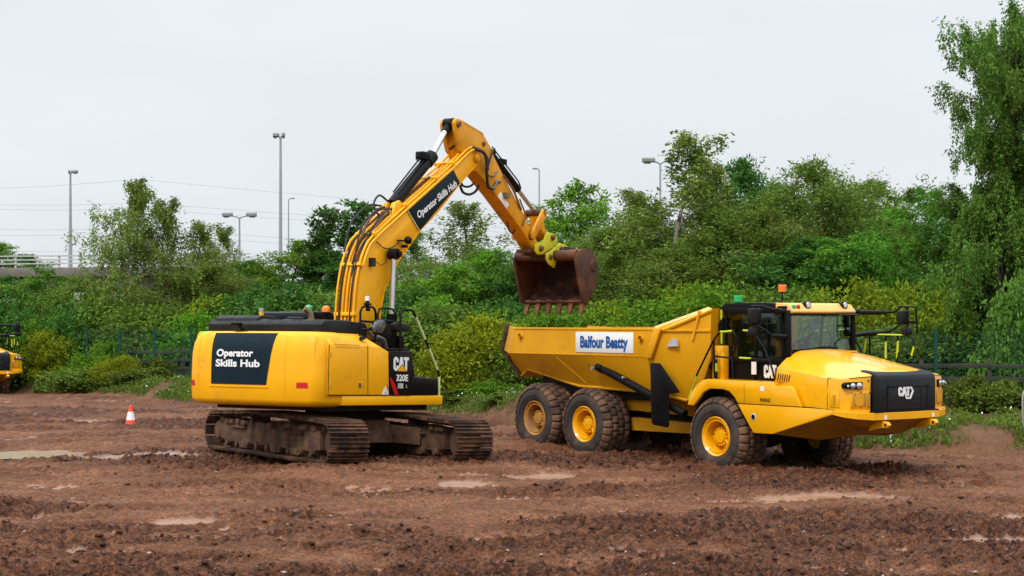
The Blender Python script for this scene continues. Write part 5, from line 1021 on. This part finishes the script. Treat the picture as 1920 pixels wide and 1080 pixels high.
# loose clods and stones: nobody could count them
def lumps(name, n, seed, mat, lo, hi, f, label, cat, ymax=33):
    rs = np.random.RandomState(seed); x = rs.uniform(-9, 9, n*6); y = 15.5+(ymax-15.5)*rs.uniform(0, 1, n*6)**1.5; chn = mud(x, y)[1]; ok = chn*rs.uniform(.3, 1, n*6) > f; x, y = x[ok][:n], y[ok][:n]; n = len(x)
    z = ground(x, y)+mud(x, y)[0]; s = lo+(hi-lo)*rs.uniform(0, 1, n)**5
    t = (1+5**.5)/2; iv = np.array([(-1, t, 0), (1, t, 0), (-1, -t, 0), (1, -t, 0), (0, -1, t), (0, 1, t), (0, -1, -t), (0, 1, -t), (t, 0, -1), (t, 0, 1), (-t, 0, -1), (-t, 0, 1)])/1.9
    fc = np.array([(0, 11, 5), (0, 5, 1), (0, 1, 7), (0, 7, 10), (0, 10, 11), (1, 5, 9), (5, 11, 4), (11, 10, 2), (10, 7, 6), (7, 1, 8), (3, 9, 4), (3, 4, 2), (3, 2, 6), (3, 6, 8), (3, 8, 9), (4, 9, 5), (2, 4, 11), (6, 2, 10), (8, 6, 7), (9, 8, 1)])
    v = iv[None]*s[:, None, None]*rs.uniform(.55, 1.35, (n, 12, 1)); v *= np.stack([rs.uniform(.8, 1.7, n), rs.uniform(.7, 1.2, n), rs.uniform(.45, .85, n)], 1)[:, None, :]
    a = rs.uniform(0, 6.28, n)[:, None]; v = np.stack([v[..., 0]*np.cos(a)-v[..., 1]*np.sin(a), v[..., 0]*np.sin(a)+v[..., 1]*np.cos(a), v[..., 2]], -1)+np.stack([x, y, z+.15*s], 1)[:, None, :]
    q = (fc[None]+12*np.arange(n)[:, None, None]).reshape(-1, 3); o = bpy.data.objects.new(name, raw_mesh(name, v.reshape(-1, 3), q, None, mat)); C.objects.link(o); tag(o, label, cat, kind='stuff')
lumps('mud_clods', 12000, 5, M['clod'], .008, .045, .2, 'loose dark clods lying on the churned mud', 'clods')
lumps('small_stones', 900, 6, M['stone'], .008, .03, .05, 'small pale stones pressed into the mud', 'stones', 30)
# ------------------------------------------------------------------ vegetation
def leaf_mesh(name, P, D, size, asp, mat, rs, fold=.25, twig=None):
    n = len(P); D = D/np.maximum(np.linalg.norm(D, axis=1, keepdims=True), 1e-6)
    U = rs.normal(size=(n, 3)); W = np.cross(D, U); W /= np.maximum(np.linalg.norm(W, axis=1, keepdims=True), 1e-6); Nn = np.cross(W, D)
    s = (size*rs.uniform(.65, 1.3, n))[:, None]
    v = np.stack([P, P+D*s*.45+W*s*asp*.5+Nn*s*fold*asp, P+D*s, P+D*s*.45-W*s*asp*.5+Nn*s*fold*asp], 1).reshape(-1, 3)
    return raw_mesh(name, v, np.arange(4*n).reshape(-1, 4), None, mat)
KIND = {   # limbs, t0, start elevation, curl, sub-branches, sub length, droop strand, leaves per unit, spread, leaf size, aspect, leaf dir bias, flat
 'birch':  dict(nl=34, t0=.16, el=(50, 68), curl=-.35, ns=7, sl=.34, strand=(.25, 1.0), lp=32, sp=0.068, ls=0.092, asp=0.422, bias=(0, 0, -1.1), flat=1, leaf='birch', bark='barkw', tr=.0065),
 'tallbirch': dict(nl=44, t0=.12, el=(45, 65), curl=-.4, ns=8, sl=.36, strand=(.3, 1.3), lp=61, sp=0.075, ls=0.099, asp=0.462, bias=(0, 0, -1.0), flat=1, leaf='ivy', bark='bark', tr=.012),
 'broad':  dict(nl=34, t0=.08, el=(12, 38), curl=.05, ns=8, sl=.42, strand=None, lp=88, sp=0.138, ls=0.171, asp=0.290, bias=(0, 0, -.55), flat=.45, leaf='broad', bark='bark', tr=.011),
 'bright': dict(nl=30, t0=.10, el=(20, 50), curl=.10, ns=7, sl=.40, strand=None, lp=81, sp=0.131, ls=0.178, asp=0.310, bias=(0, 0, -.45), flat=.55, leaf='bright', bark='bark', tr=.010),
 'dense':  dict(nl=42, t0=.05, el=(35, 65), curl=-.12, ns=8, sl=.42, strand=None, lp=105, sp=0.131, ls=0.128, asp=0.290, bias=(0, 0, .05), flat=.9, leaf='willow', bark='bark', tr=.010),
 'dark':   dict(nl=38, t0=.06, el=(25, 60), curl=.05, ns=8, sl=.40, strand=None, lp=97, sp=0.124, ls=0.148, asp=0.379, bias=(0, 0, -.2), flat=.7, leaf='dark', bark='bark', tr=.011),
 'spire':  dict(nl=30, t0=.10, el=(45, 70), curl=.15, ns=6, sl=.40, strand=None, lp=93, sp=0.089, ls=0.167, asp=0.345, bias=(0, 0, .25), flat=.9, leaf='dark', bark='bark', tr=.010),
}
def tree_mesh(kind, H, W, seed, leaf=None, dens=1.0, prof=None):
    k = KIND[kind]; rs = np.random.RandomState(seed); br = MB(); LP = []; LD = []
    lean = rs.normal(size=2)*.03*H
    trunk = [Vector((lean[0]*t*t+.02*H*math.sin(5*t+seed), lean[1]*t*t+.02*H*math.cos(4*t+seed), H*.94*t)) for t in np.linspace(0, 1, 12)]
    br.tube(trunk, [k['tr']*H*(1.25-1.12*i/11) for i in range(12)], 8)
    if prof is None: prof = lambda t: (.55+.45*math.sin(math.pi*min(1, t*1.25)))*(1-t**3.2)+.10
    az = rs.uniform(0, 6.28); bias = np.array(k['bias'])
    for i in range(k['nl']):
        t = k['t0']+(1-k['t0'])*(i+rs.uniform(0, .9))/k['nl']; t = min(t, .985)
        az += 2.4+rs.normal()*.3; el = R(rs.uniform(*k['el']))*(1 if t < .75 else 1.15)
        L = W*prof(t)*rs.uniform(.72, 1.08); f = t*11; a = int(f); p0 = trunk[a].lerp(trunk[min(a+1, 11)], f-a)
        if kind == 'spire': L *= .8
        d = Vector((math.cos(az)*math.cos(el), math.sin(az)*math.cos(el), math.sin(el))); pts = [p0]; dd = d.copy(); n = 7
        for j in range(n):
            dd = (dd+Vector((rs.normal()*.12, rs.normal()*.12, rs.normal()*.08+k['curl']*.28))).normalized(); pts.append(pts[-1]+dd*L/n*1.25)
        r0 = max(.008, .010*L+.004*H*(1-t))*(.6 if 'birch' in kind else 1); br.tube(pts, [r0*(1-.85*j/n) for j in range(n+1)], 5)
        for s in range(k['ns']):
            u = .28+.72*(s+rs.uniform(0, 1))/k['ns']; f = u*n; a = min(int(f), n-1); q = pts[a].lerp(pts[a+1], f-a)
            sd_ = Vector((dd.x+rs.normal()*.7, dd.y+rs.normal()*.7, (dd.z+rs.normal()*.55)*k['flat'])).normalized(); sl = k['sl']*L*rs.uniform(.5, 1.25)*(1.15-.5*u)+.12
            e = q+sd_*sl; br.tube([q, e], [r0*.35, r0*.1], 4)
            if k['strand']:
                for w in range(3):
                    b = q.lerp(e, rs.uniform(.15, 1)); ln = rs.uniform(*k['strand'])*min(1, .35+.16*H*.6*(1-t)+.2)
                    m = max(3, int(k['lp']*ln*dens)); uu = rs.uniform(0, 1, m); sw = rs.normal(size=2)*.18
                    pp = np.stack([b.x+sw[0]*uu*ln, b.y+sw[1]*uu*ln, b.z-ln*uu], 1)+rs.normal(size=(m, 3))*k['sp']*.55
                    LP.append(pp); LD.append(rs.normal(size=(m, 3))*.6+bias)
            m = max(4, int(k['lp']*sl*dens*(.7 if k['strand'] else 1))); uu = rs.uniform(0, 1.12, m)[:, None]
            pp = np.array(q)+(np.array(e)-np.array(q))*uu+rs.normal(size=(m, 3))*k['sp']*np.array([1, 1, max(.45, k['flat'])])*(.55+.55*min(1, L/1.5))
            LP.append(pp); LD.append(rs.normal(size=(m, 3))*.65+np.array(sd_)*.7+bias)
    P = np.concatenate(LP); D = np.concatenate(LD); ok = P[:, 2] > .05; P, D = P[ok], D[ok]
    lm = leaf_mesh(kind+'_crown', P, D, k['ls'], k['asp'], LF[leaf or k['leaf']], rs)
    to = br.build(kind+'_trunk', M[k['bark']], link=False); tm = to.data; bpy.data.objects.remove(to)
    return tm, lm, float(np.percentile(np.abs(P[:, 0]), 95)+np.percentile(np.abs(P[:, 1]), 95)), float(np.percentile(P[:, 2], 99.7))
def bush_mesh(H, W, seed, leaf, ls=.12, asp=.5, n=9000, stems=14, bias=(0, 0, .1), shell=.55, lumps=60):
    rs = np.random.RandomState(seed); br = MB(); LP = []; LD = []
    for i in range(stems):
        a = rs.uniform(0, 6.28); r = W*.45*math.sqrt(rs.uniform(0, 1)); e = Vector((math.cos(a)*r*1.6, math.sin(a)*r*1.6, H*rs.uniform(.55, .95)*(1-.35*(r/(W*.5))**2)))
        b = Vector((math.cos(a)*r*.03, math.sin(a)*r*.03, -.1)); br.tube(crv([b, b.lerp(e, .5)+Vector((0, 0, .1*H)), e], 4), [.022*(1-.1*j) for j in range(9)], 5)
    for i in range(lumps):
        a = rs.uniform(0, 6.28); ct = rs.uniform(.08, 1); rr = math.sqrt(max(0, 1-ct*ct))
        c = np.array([math.cos(a)*rr*W*.5, math.sin(a)*rr*W*.5, ct*H*.9])*rs.uniform(.55, 1.06); c[2] = max(c[2], .12*H)
        sz = np.array([W*.085, W*.085, H*.06])*rs.uniform(.5, 1.5); m = int(n/lumps*rs.uniform(.6, 1.4)); p = rs.normal(size=(m, 3))*sz; LP.append(c+p); LD.append(rs.normal(size=(m, 3))*.7+np.array(bias)+p/np.linalg.norm(p, axis=1, keepdims=True)*.5)
        # sprigs sticking out of the outline
        for q in range(3):
            d = Vector((rs.normal(), rs.normal(), abs(rs.normal())+.5)).normalized(); L = rs.uniform(.2, .5)*min(1, H/2); o = Vector(c)+Vector(rs.normal(size=3)*sz)*.6; br.tube([o, o+d*L], [.006, .002], 4)
            m2 = 16; uu = rs.uniform(0, 1.1, m2)[:, None]; LP.append(np.array(o)+np.array(d)*L*uu+rs.normal(size=(m2, 3))*.035); LD.append(rs.normal(size=(m2, 3))*.7+np.array(d)*.6)
    P = np.concatenate(LP); D = np.concatenate(LD); P[:, 2] = np.abs(P[:, 2])+.01
    lm = leaf_mesh('shrub_crown', P, D, ls, asp, LF[leaf], rs)
    to = br.build('shrub_stems', M['bark'], link=False); tm = to.data; bpy.data.objects.remove(to)
    return tm, lm, float(np.percentile(np.abs(P[:, 0]), 95)+np.percentile(np.abs(P[:, 1]), 95)), float(np.percentile(P[:, 2], 99.7))
PROTO = {}
def plant(name, proto, x, y, sxy, sz, label, cat, group=None, rot=None, stems='trunk', dz=0):
    e = empty(name, (x, y, gz(x, y)-.05+dz), (0, 0, random.uniform(0, 6.28) if rot is None else rot), label, cat, group); e.scale = (sxy, sxy, sz)
    for nme, me in zip((stems, 'crown' if stems == 'trunk' else 'foliage'), PROTO[proto][:2]):
        o = bpy.data.objects.new(nme, me); C.objects.link(o); o.parent = e
    return e
PROTO['birch_a'] = tree_mesh('birch', 7, 1.9, 11, dens=1.15)
PROTO['birch_b'] = tree_mesh('birch', 7, 1.7, 23, dens=1.0)
PROTO['birch_thin'] = tree_mesh('birch', 7, 1.5, 37, dens=.75, prof=lambda t: (1-t)**.8*1.0+.12)
PROTO['tall_a'] = tree_mesh('tallbirch', 10, 2.6, 5, dens=1.25, prof=lambda t: .75+.35*math.sin(9*t)-.35*t**3)
PROTO['broad_a'] = tree_mesh('broad', 6, 2.5, 41)
PROTO['broad_b'] = tree_mesh('broad', 6, 2.2, 47, prof=lambda t: (1-t)**.7+.1)
PROTO['bright_a'] = tree_mesh('bright', 6, 2.1, 53)
PROTO['dense_a'] = tree_mesh('dense', 6, 2.6, 61)
PROTO['dense_b'] = tree_mesh('dense', 6, 2.2, 67, leaf='birch')
PROTO['dark_a'] = tree_mesh('dark', 6, 2.3, 71)
PROTO['spire_a'] = tree_mesh('spire', 6, 1.3, 79, prof=lambda t: .9-.5*t)
PROTO['bush_y'] = bush_mesh(2.4, 3.0, 81, 'yellow', 0.123, 0.5, 9979)
PROTO['bush_l'] = bush_mesh(2.4, 3.0, 83, 'lime', 0.134, .5, 8870)
PROTO['bush_g'] = bush_mesh(2.4, 3.0, 87, 'bright', 0.134, .5, 9979)
PROTO['bush_d'] = bush_mesh(2.6, 3.2, 89, 'willow', 0.155, .45, 9979)
PROTO['bush_k'] = bush_mesh(2.6, 3.2, 91, 'dark', 0.144, .5, 11088)
PROTO['bush_i'] = bush_mesh(2.4, 1.8, 93, 'ivy', 0.113, .75, 8870, bias=(0, 0, -.7))
PROTO['bramble'] = bush_mesh(1.0, 1.6, 97, 'weed', 0.102, .65, 2882, 10, lumps=26)
def at(px, d): return (px-960)/3000*d
def top(py, d, x): return HC+(600-py)/3000*d-gz(x, d)+.05
# trees: label, kind of mesh, x pixel of the trunk seen in the photograph, distance, top, width in metres of the crown
def T(label, proto, px, d, py, wid, h0, w0, name='tree', cat='tree', rot=None, grp='trees behind the fence'):
    x = at(px, d); return plant(name, proto, x, d, wid*1.12/PROTO[proto][2], top(py, d, x)/PROTO[proto][3], label, cat, grp, rot)
T('tall drooping birch at the left with a pylon top showing through its tip', 'birch_a', 234, 70, 338, 4.2, 7, 3.9, 'birch_tree', rot=.4)
T('bushy birch with thin bent tip leaning right, right of the pylon birch', 'birch_b', 318, 71, 372, 4.0, 7, 3.6, 'birch_tree', rot=2.2)
T('narrow birch leaning between the pylon birch and the double street lamp', 'birch_thin', 372, 73, 415, 3.2, 7, 3.2, 'birch_tree')
T('dense dark green tree below the left end of the bridge', 'broad_a', 85, 73, 505, 5.0, 6, 5.0, 'broadleaf_tree')
T('broad dark tree at the left edge beneath the bridge railing', 'dark_a', -10, 74, 520, 4.6, 6, 4.6, 'broadleaf_tree')
T('small far green tree rising behind the bridge railing at the left edge', 'broad_b', 6, 118, 452, 4.0, 6, 4.4, 'broadleaf_tree')
T('far low round tree seen through the bridge railing', 'dark_a', 48, 125, 478, 4.2, 6, 4.6, 'broadleaf_tree')
T('pale feathery birch left of the double headed street lamp', 'birch_b', 428, 86, 425, 3.2, 7, 3.6, 'birch_tree')
T('dark rounded tree below the double headed street lamp', 'dark_a', 470, 76, 490, 4.2, 6, 4.6, 'broadleaf_tree')
T('light green layered tree at the foot of the tallest street lamp', 'bright_a', 545, 74, 452, 4.0, 6, 4.2, 'broadleaf_tree')
T('left one of two dark upright trees beside the excavator boom', 'spire_a', 593, 73, 393, 1.7, 6, 2.2, 'poplar_tree')
T('right one of two dark upright trees touching the excavator boom', 'spire_a', 640, 72, 380, 1.9, 6, 2.2, 'poplar_tree')
T('dark tree in shade directly behind the lower boom of the excavator', 'dark_a', 690, 72, 455, 4.4, 6, 4.6, 'broadleaf_tree')
T('grey green birch just right of the lower boom', 'birch_b', 785, 66, 435, 3.6, 7, 3.6, 'birch_tree')
T('slender pointed birch in the gap below the boom lettering', 'birch_thin', 872, 67, 378, 3.8, 7, 3.2, 'birch_tree', rot=1.0)
T('fresh green tree behind the left side of the excavator bucket', 'bright_a', 945, 62, 468, 3.4, 6, 4.2, 'broadleaf_tree')
T('bright layered cherry tree rising just right of the bucket coupler', 'bright_a', 1095, 62, 342, 3.6, 6, 4.2, 'cherry_tree', rot=.8)
T('cherry tree with a rounded top right of the highest cherry tree', 'broad_b', 1040, 65, 405, 3.4, 6, 4.4, 'cherry_tree')
T('olive birch between the cherry tree and the tallest birch', 'birch_b', 1178, 64, 358, 3.8, 7, 3.6, 'birch_tree')
T('tallest birch of the middle with a pale trunk and wispy top', 'birch_thin', 1288, 58, 250, 4.6, 7, 3.2, 'birch_tree', rot=2.6)
T('slim birch leaning right beside the tallest wispy birch', 'birch_b', 1330, 60, 305, 3.2, 7, 3.6, 'birch_tree')
T('dark green crown behind the dump truck cab roof', 'dark_a', 1392, 62, 300, 3.6, 6, 4.6, 'broadleaf_tree')
T('large rounded olive willow behind the cab and hood', 'dense_a', 1525, 58, 306, 5.6, 6, 5.2, 'willow_tree')
T('lower olive willow leaning over the dump body front', 'dense_b', 1440, 57, 395, 4.2, 6, 4.4, 'willow_tree')
T('light green tree on the right shoulder of the big willow', 'bright_a', 1618, 66, 342, 4.0, 6, 4.2, 'broadleaf_tree')
T('green tree filling the dip right of the big willow', 'broad_a', 1680, 63, 408, 3.8, 6, 5.0, 'broadleaf_tree')
T('leafy cherry tree below the tall drooping tree at the right', 'broad_a', 1745, 51, 356, 4.2, 6, 5.0, 'cherry_tree')
T('low spreading cherry tree with long drooping leaves at the right', 'broad_b', 1815, 49, 420, 4.2, 6, 4.4, 'cherry_tree')
T('very tall drooping tree cut off by the right edge', 'tall_a', 1888, 46, 8, 3.2, 10, 5.2, 'birch_tree', rot=1.2)
T('second tall drooping tree against the right edge', 'tall_a', 1945, 47, 45, 3.4, 10, 5.2, 'birch_tree', rot=3.9)
T('dark tree low against the right edge behind the fence', 'dark_a', 1900, 49, 330, 4.0, 6, 4.6, 'broadleaf_tree')
T('olive tree between the left birches and the dark bridge tree', 'dense_b', 165, 72, 520, 4.0, 6, 4.4, 'broadleaf_tree')
T('olive willow behind the engine hood of the excavator', 'dense_b', 395, 70, 500, 4.4, 6, 4.4, 'willow_tree')
T('bright leafed tree low between the boom and the bucket', 'bright_a', 835, 60, 500, 3.4, 6, 4.2, 'broadleaf_tree')
T('dark green tree standing behind the open excavator bucket', 'dark_a', 1010, 60, 470, 4.0, 6, 4.6, 'broadleaf_tree')
T('olive tree behind the middle of the dump body', 'dense_a', 1165, 57, 455, 4.4, 6, 5.2, 'willow_tree')
T('olive tree low beside the pale birch trunk', 'dense_b', 1265, 56, 470, 3.8, 6, 4.4, 'willow_tree')
T('mid green tree behind the orange beacon of the truck', 'broad_b', 1585, 54, 440, 4.4, 6, 4.4, 'broadleaf_tree')
T('leafy drooping tree close behind the very tall one at the right edge', 'tall_a', 1905, 47.5, 60, 3.4, 10, 5.2, 'birch_tree', rot=5.0)
T('drooping low tree reaching down to the mesh fence at the right', 'tall_a', 1840, 48.5, 350, 3.6, 10, 5.2, 'birch_tree', rot=2.9)
T('olive tree left of the pale birch trunk behind the dump body', 'dense_b', 1222, 60, 385, 3.8, 6, 4.4, 'willow_tree', rot=1.1)
T('olive tree right of the pale birch trunk above the canopy', 'dense_a', 1345, 57, 395, 3.8, 6, 5.2, 'willow_tree', rot=.3)
T('olive tree on the left flank of the big rounded willow', 'dense_a', 1455, 61, 345, 4.2, 6, 5.2, 'willow_tree', rot=2.0)
T('olive tree on the right flank of the big rounded willow', 'dense_b', 1590, 60, 368, 4.2, 6, 4.4, 'willow_tree', rot=4.0)
T('dark green tree low in front of the big rounded willow', 'dark_a', 1520, 55, 450, 4.6, 6, 4.6, 'broadleaf_tree', rot=.9)
T('green tree standing just left of the low spreading cherry', 'broad_a', 1660, 56, 440, 4.4, 6, 5.0, 'broadleaf_tree', rot=3.3)
T('olive tree right of the bucket behind the dump body', 'dense_b', 1118, 60, 430, 3.6, 6, 4.4, 'willow_tree', rot=5.2)
T('olive tree in the gap between boom and bucket arm', 'dense_a', 900, 64, 470, 4.4, 6, 5.2, 'willow_tree', rot=3.6)
# shrubs: understory and the hedge growing through the fence
def S(label, proto, px, d, py, wid, h0=2.4, w0=3.0, name='shrub', grp='shrubs along the fence'):
    x = at(px, d); return plant(name, proto, x, d, wid*1.1/PROTO[proto][2], max(.25, top(py, d, x)/PROTO[proto][3]), label, 'shrub', grp, None, 'stem')
S('rounded yellow green shrub beside the parked truck at the left', 'bush_y', 100, 66.5, 622, 1.9)
S('feathery green shrub top behind the left truck shrub', 'bush_g', 78, 68, 600, 2.2)
S('bushy green shrub growing through the mesh fence at the left', 'bush_g', 190, 65.0, 640, 2.0)
S('small olive shrub with reddish tips left of the two left fence posts', 'bush_y', 222, 62, 668, 1.5)
S('dark shrub behind the two fence posts left of the excavator', 'bush_d', 282, 67, 575, 3.2, 2.6, 3.2)
S('green shrub lit at the top left of the excavator counterweight', 'bush_g', 345, 66, 588, 2.8)
S('dark shrub at the foot of the pylon birch', 'bush_d', 200, 68, 560, 3.0, 2.6, 3.2)
S('dark shrub at the foot of the bridge tree', 'bush_k', 128, 68, 575, 3.0, 2.6, 3.2)
S('dark shrub behind the front of the parked left truck', 'bush_k', 20, 69, 570, 3.4, 2.6, 3.2)
S('light green shrub over the excavator engine hood', 'bush_l', 385, 67, 560, 2.4)
S('dark shrub behind the green beacon of the excavator', 'bush_k', 520, 66, 545, 4.0, 2.6, 3.2)
S('dark shrub behind the orange beacon of the excavator', 'bush_d', 590, 66, 550, 3.4, 2.6, 3.2)
S('dark shrub behind the engine hood of the excavator', 'bush_k', 450, 68, 540, 3.6, 2.6, 3.2)
S('dark shrub behind the lower boom', 'bush_k', 690, 64, 540, 3.6, 2.6, 3.2)
S('dark shrub behind the excavator handrail', 'bush_k', 768, 60, 545, 3.0, 2.6, 3.2)
S('light leafed shrub above the sloping striped handrail', 'bush_g', 800, 57, 560, 2.6)
S('large yellow green shrub left of the dump body tail', 'bush_y', 885, 50.5, 604, 2.6)
S('yellow green shrub low between the excavator and the truck tail', 'bush_y', 850, 50, 655, 2.1)
S('tall yellow green shrub touching the dump body tail', 'bush_y', 935, 51, 592, 2.4)
S('dark shrub behind the rear wheel of the truck', 'bush_d', 975, 49.5, 655, 2.2, 2.6, 3.2)
S('small weedy shrub at the feet of the yellow shrubs', 'bush_g', 905, 48.8, 715, 1.6)
S('green shrub under the open bucket', 'bush_g', 1000, 51, 588, 2.8)
S('green shrub under the bucket teeth on the right', 'bush_g', 1075, 51, 583, 2.8)
S('bright shrub above the white sign on the dump body', 'bush_l', 1140, 52, 572, 2.6)
S('green shrub above the middle of the dump body', 'bush_g', 1205, 51, 566, 2.8)
S('lime shrub at the foot of the pale birch trunk', 'bush_l', 1285, 52, 540, 2.6)
S('green shrub behind the sloping canopy of the dump body', 'bush_g', 1345, 51, 535, 2.8)
S('dark shrub behind the bucket', 'bush_k', 1050, 56, 572, 4.0, 2.6, 3.2)
S('dark shrub behind the sign of the dump body', 'bush_d', 1150, 56, 570, 4.0, 2.6, 3.2)
S('dark shrub behind the green beacon of the truck', 'bush_k', 1380, 54, 545, 4.0, 2.6, 3.2)
S('dark shrub behind the orange beacon of the truck', 'bush_d', 1470, 52, 545, 3.6, 2.6, 3.2)
S('lime shrub behind the visor of the truck cab', 'bush_l', 1540, 49, 548, 2.2)
S('bright lime shrub just right of the truck cab', 'bush_l', 1630, 46.5, 530, 2.2)
S('bright lime shrub behind the far truck mirror', 'bush_l', 1700, 46.5, 538, 2.2)
S('lime shrub right of the far truck mirror', 'bush_l', 1775, 46, 545, 2.0)
S('green shrub in shade above the truck hood', 'bush_d', 1650, 45, 610, 2.6, 2.6, 3.2)
S('dark shrub behind the tall right fence post', 'bush_k', 1760, 45.5, 600, 3.0, 2.6, 3.2)
S('dark shrub behind the timber rails at the right', 'bush_k', 1850, 45.5, 600, 3.2, 2.6, 3.2)
S('dark shrub at the right edge behind the mesh', 'bush_d', 1935, 46, 580, 3.0, 2.6, 3.2)
S('ivy covered stem hanging over the mesh fence at the right edge', 'bush_i', 1893, 43, 522, 1.3, 2.4, 1.8)
S('dark shrub under the bridge tree crowns', 'bush_k', -50, 72, 560, 3.6, 2.6, 3.2)
S('dark shrub behind the near end of the dump body tail', 'bush_k', 930, 57, 565, 3.8, 2.6, 3.2)
S('dark shrub between the yellow shrubs and the excavator rail', 'bush_d', 840, 56, 575, 3.4, 2.6, 3.2)
S('dark shrub low behind the cab of the truck', 'bush_k', 1560, 50, 585, 3.8, 2.6, 3.2)
S('dark shrub beneath the lime shrubs at the right', 'bush_k', 1700, 48.5, 575, 3.8, 2.6, 3.2)
S('dark shrub hidden behind the counterweight', 'bush_k', 620, 62, 600, 4.0, 2.6, 3.2)
S('dark shrub behind the side doors of the excavator', 'bush_d', 730, 57, 610, 3.0, 2.6, 3.2)
for lb, px, d, py, w in [('leafy bramble hanging down the earth bank by the traffic cone', 272, 61, 690, 1.8), ('small bramble on the earth bank left of the cone', 228, 61.3, 705, 1.1), ('yellow tipped bramble beside the fence post nearest the counterweight', 300, 61.8, 672, .9),
                         ('low bramble just right of the parked left truck', 100, 64, 697, 1.3), ('low bramble between the left shrubs', 150, 62.5, 690, 1.8), ('bramble growing on the timber fence right of the truck', 1868, 40.6, 715, 1.3), ('sparse bramble with pale stems beside the tall right fence post', 1815, 41, 705, .9), ('bramble at the right edge on the bank', 1910, 40, 735, 1.2),
                         ('low bramble under the yellow shrubs', 868, 48.6, 730, 1.4), ('weedy clump behind the rear truck wheel', 955, 46, 745, 1.2)]:
    S(lb, 'bramble', px, d, py, w, 1.0, 1.6, 'bramble', 'brambles on the bank')
# grass, weeds and daisies on the bank: nobody could count them
def scatter(name, n, seed, mat, ls, asp, hmin, hmax, f, tuft=1):
    rs = np.random.RandomState(seed); x = rs.uniform(-24, 18, n*3); y = np.interp(x, VX, VY)+rs.uniform(-.6, 1, n*3)*0+rs.gamma(1.6, 1.5, n*3)-.1
    ok = (fbm(x*.8, y*.8, 3, 91) > f-.07*(x > 6.5)) & (y < np.interp(x, FX, FY)+4); x, y = x[ok][:n], y[ok][:n]
    if tuft > 1: x = np.repeat(x, tuft)+rs.normal(size=len(x)*tuft)*.10; y = np.repeat(y, tuft)+rs.normal(size=len(y)*tuft)*.10
    z = ground(x, y)+mud(x, y)[0]+rs.uniform(hmin, hmax, len(x)); D = np.stack([rs.normal(size=len(x))*.5, rs.normal(size=len(x))*.5, np.full(len(x), .9)], 1)
    me = leaf_mesh(name, np.stack([x, y, z], 1), D, ls, asp, mat, rs); o = bpy.data.objects.new(name, me); C.objects.link(o); tag(o, kind='stuff'); return o
tag(scatter('verge_grass', 1700, 1, LF['weed'], .13, .12, -.03, .02, .44, 14), 'tufts of green grass along the foot of the bank', 'grass')
tag(scatter('dry_grass', 3000, 2, LF['dry'], .15, .09, -.03, .02, .42, 12), 'straw coloured dry grass on the earth bank', 'grass')
tag(scatter('weed_cover', 3000, 3, LF['weed'], .10, .55, 0, .16, .46, 12), 'low broad leaved weeds on the bank', 'weeds')
tag(scatter('wild_flowers', 170, 4, M['petal'], .05, .9, .10, .26, .53, 4), 'small white daisies in the weeds of the bank', 'flowers')
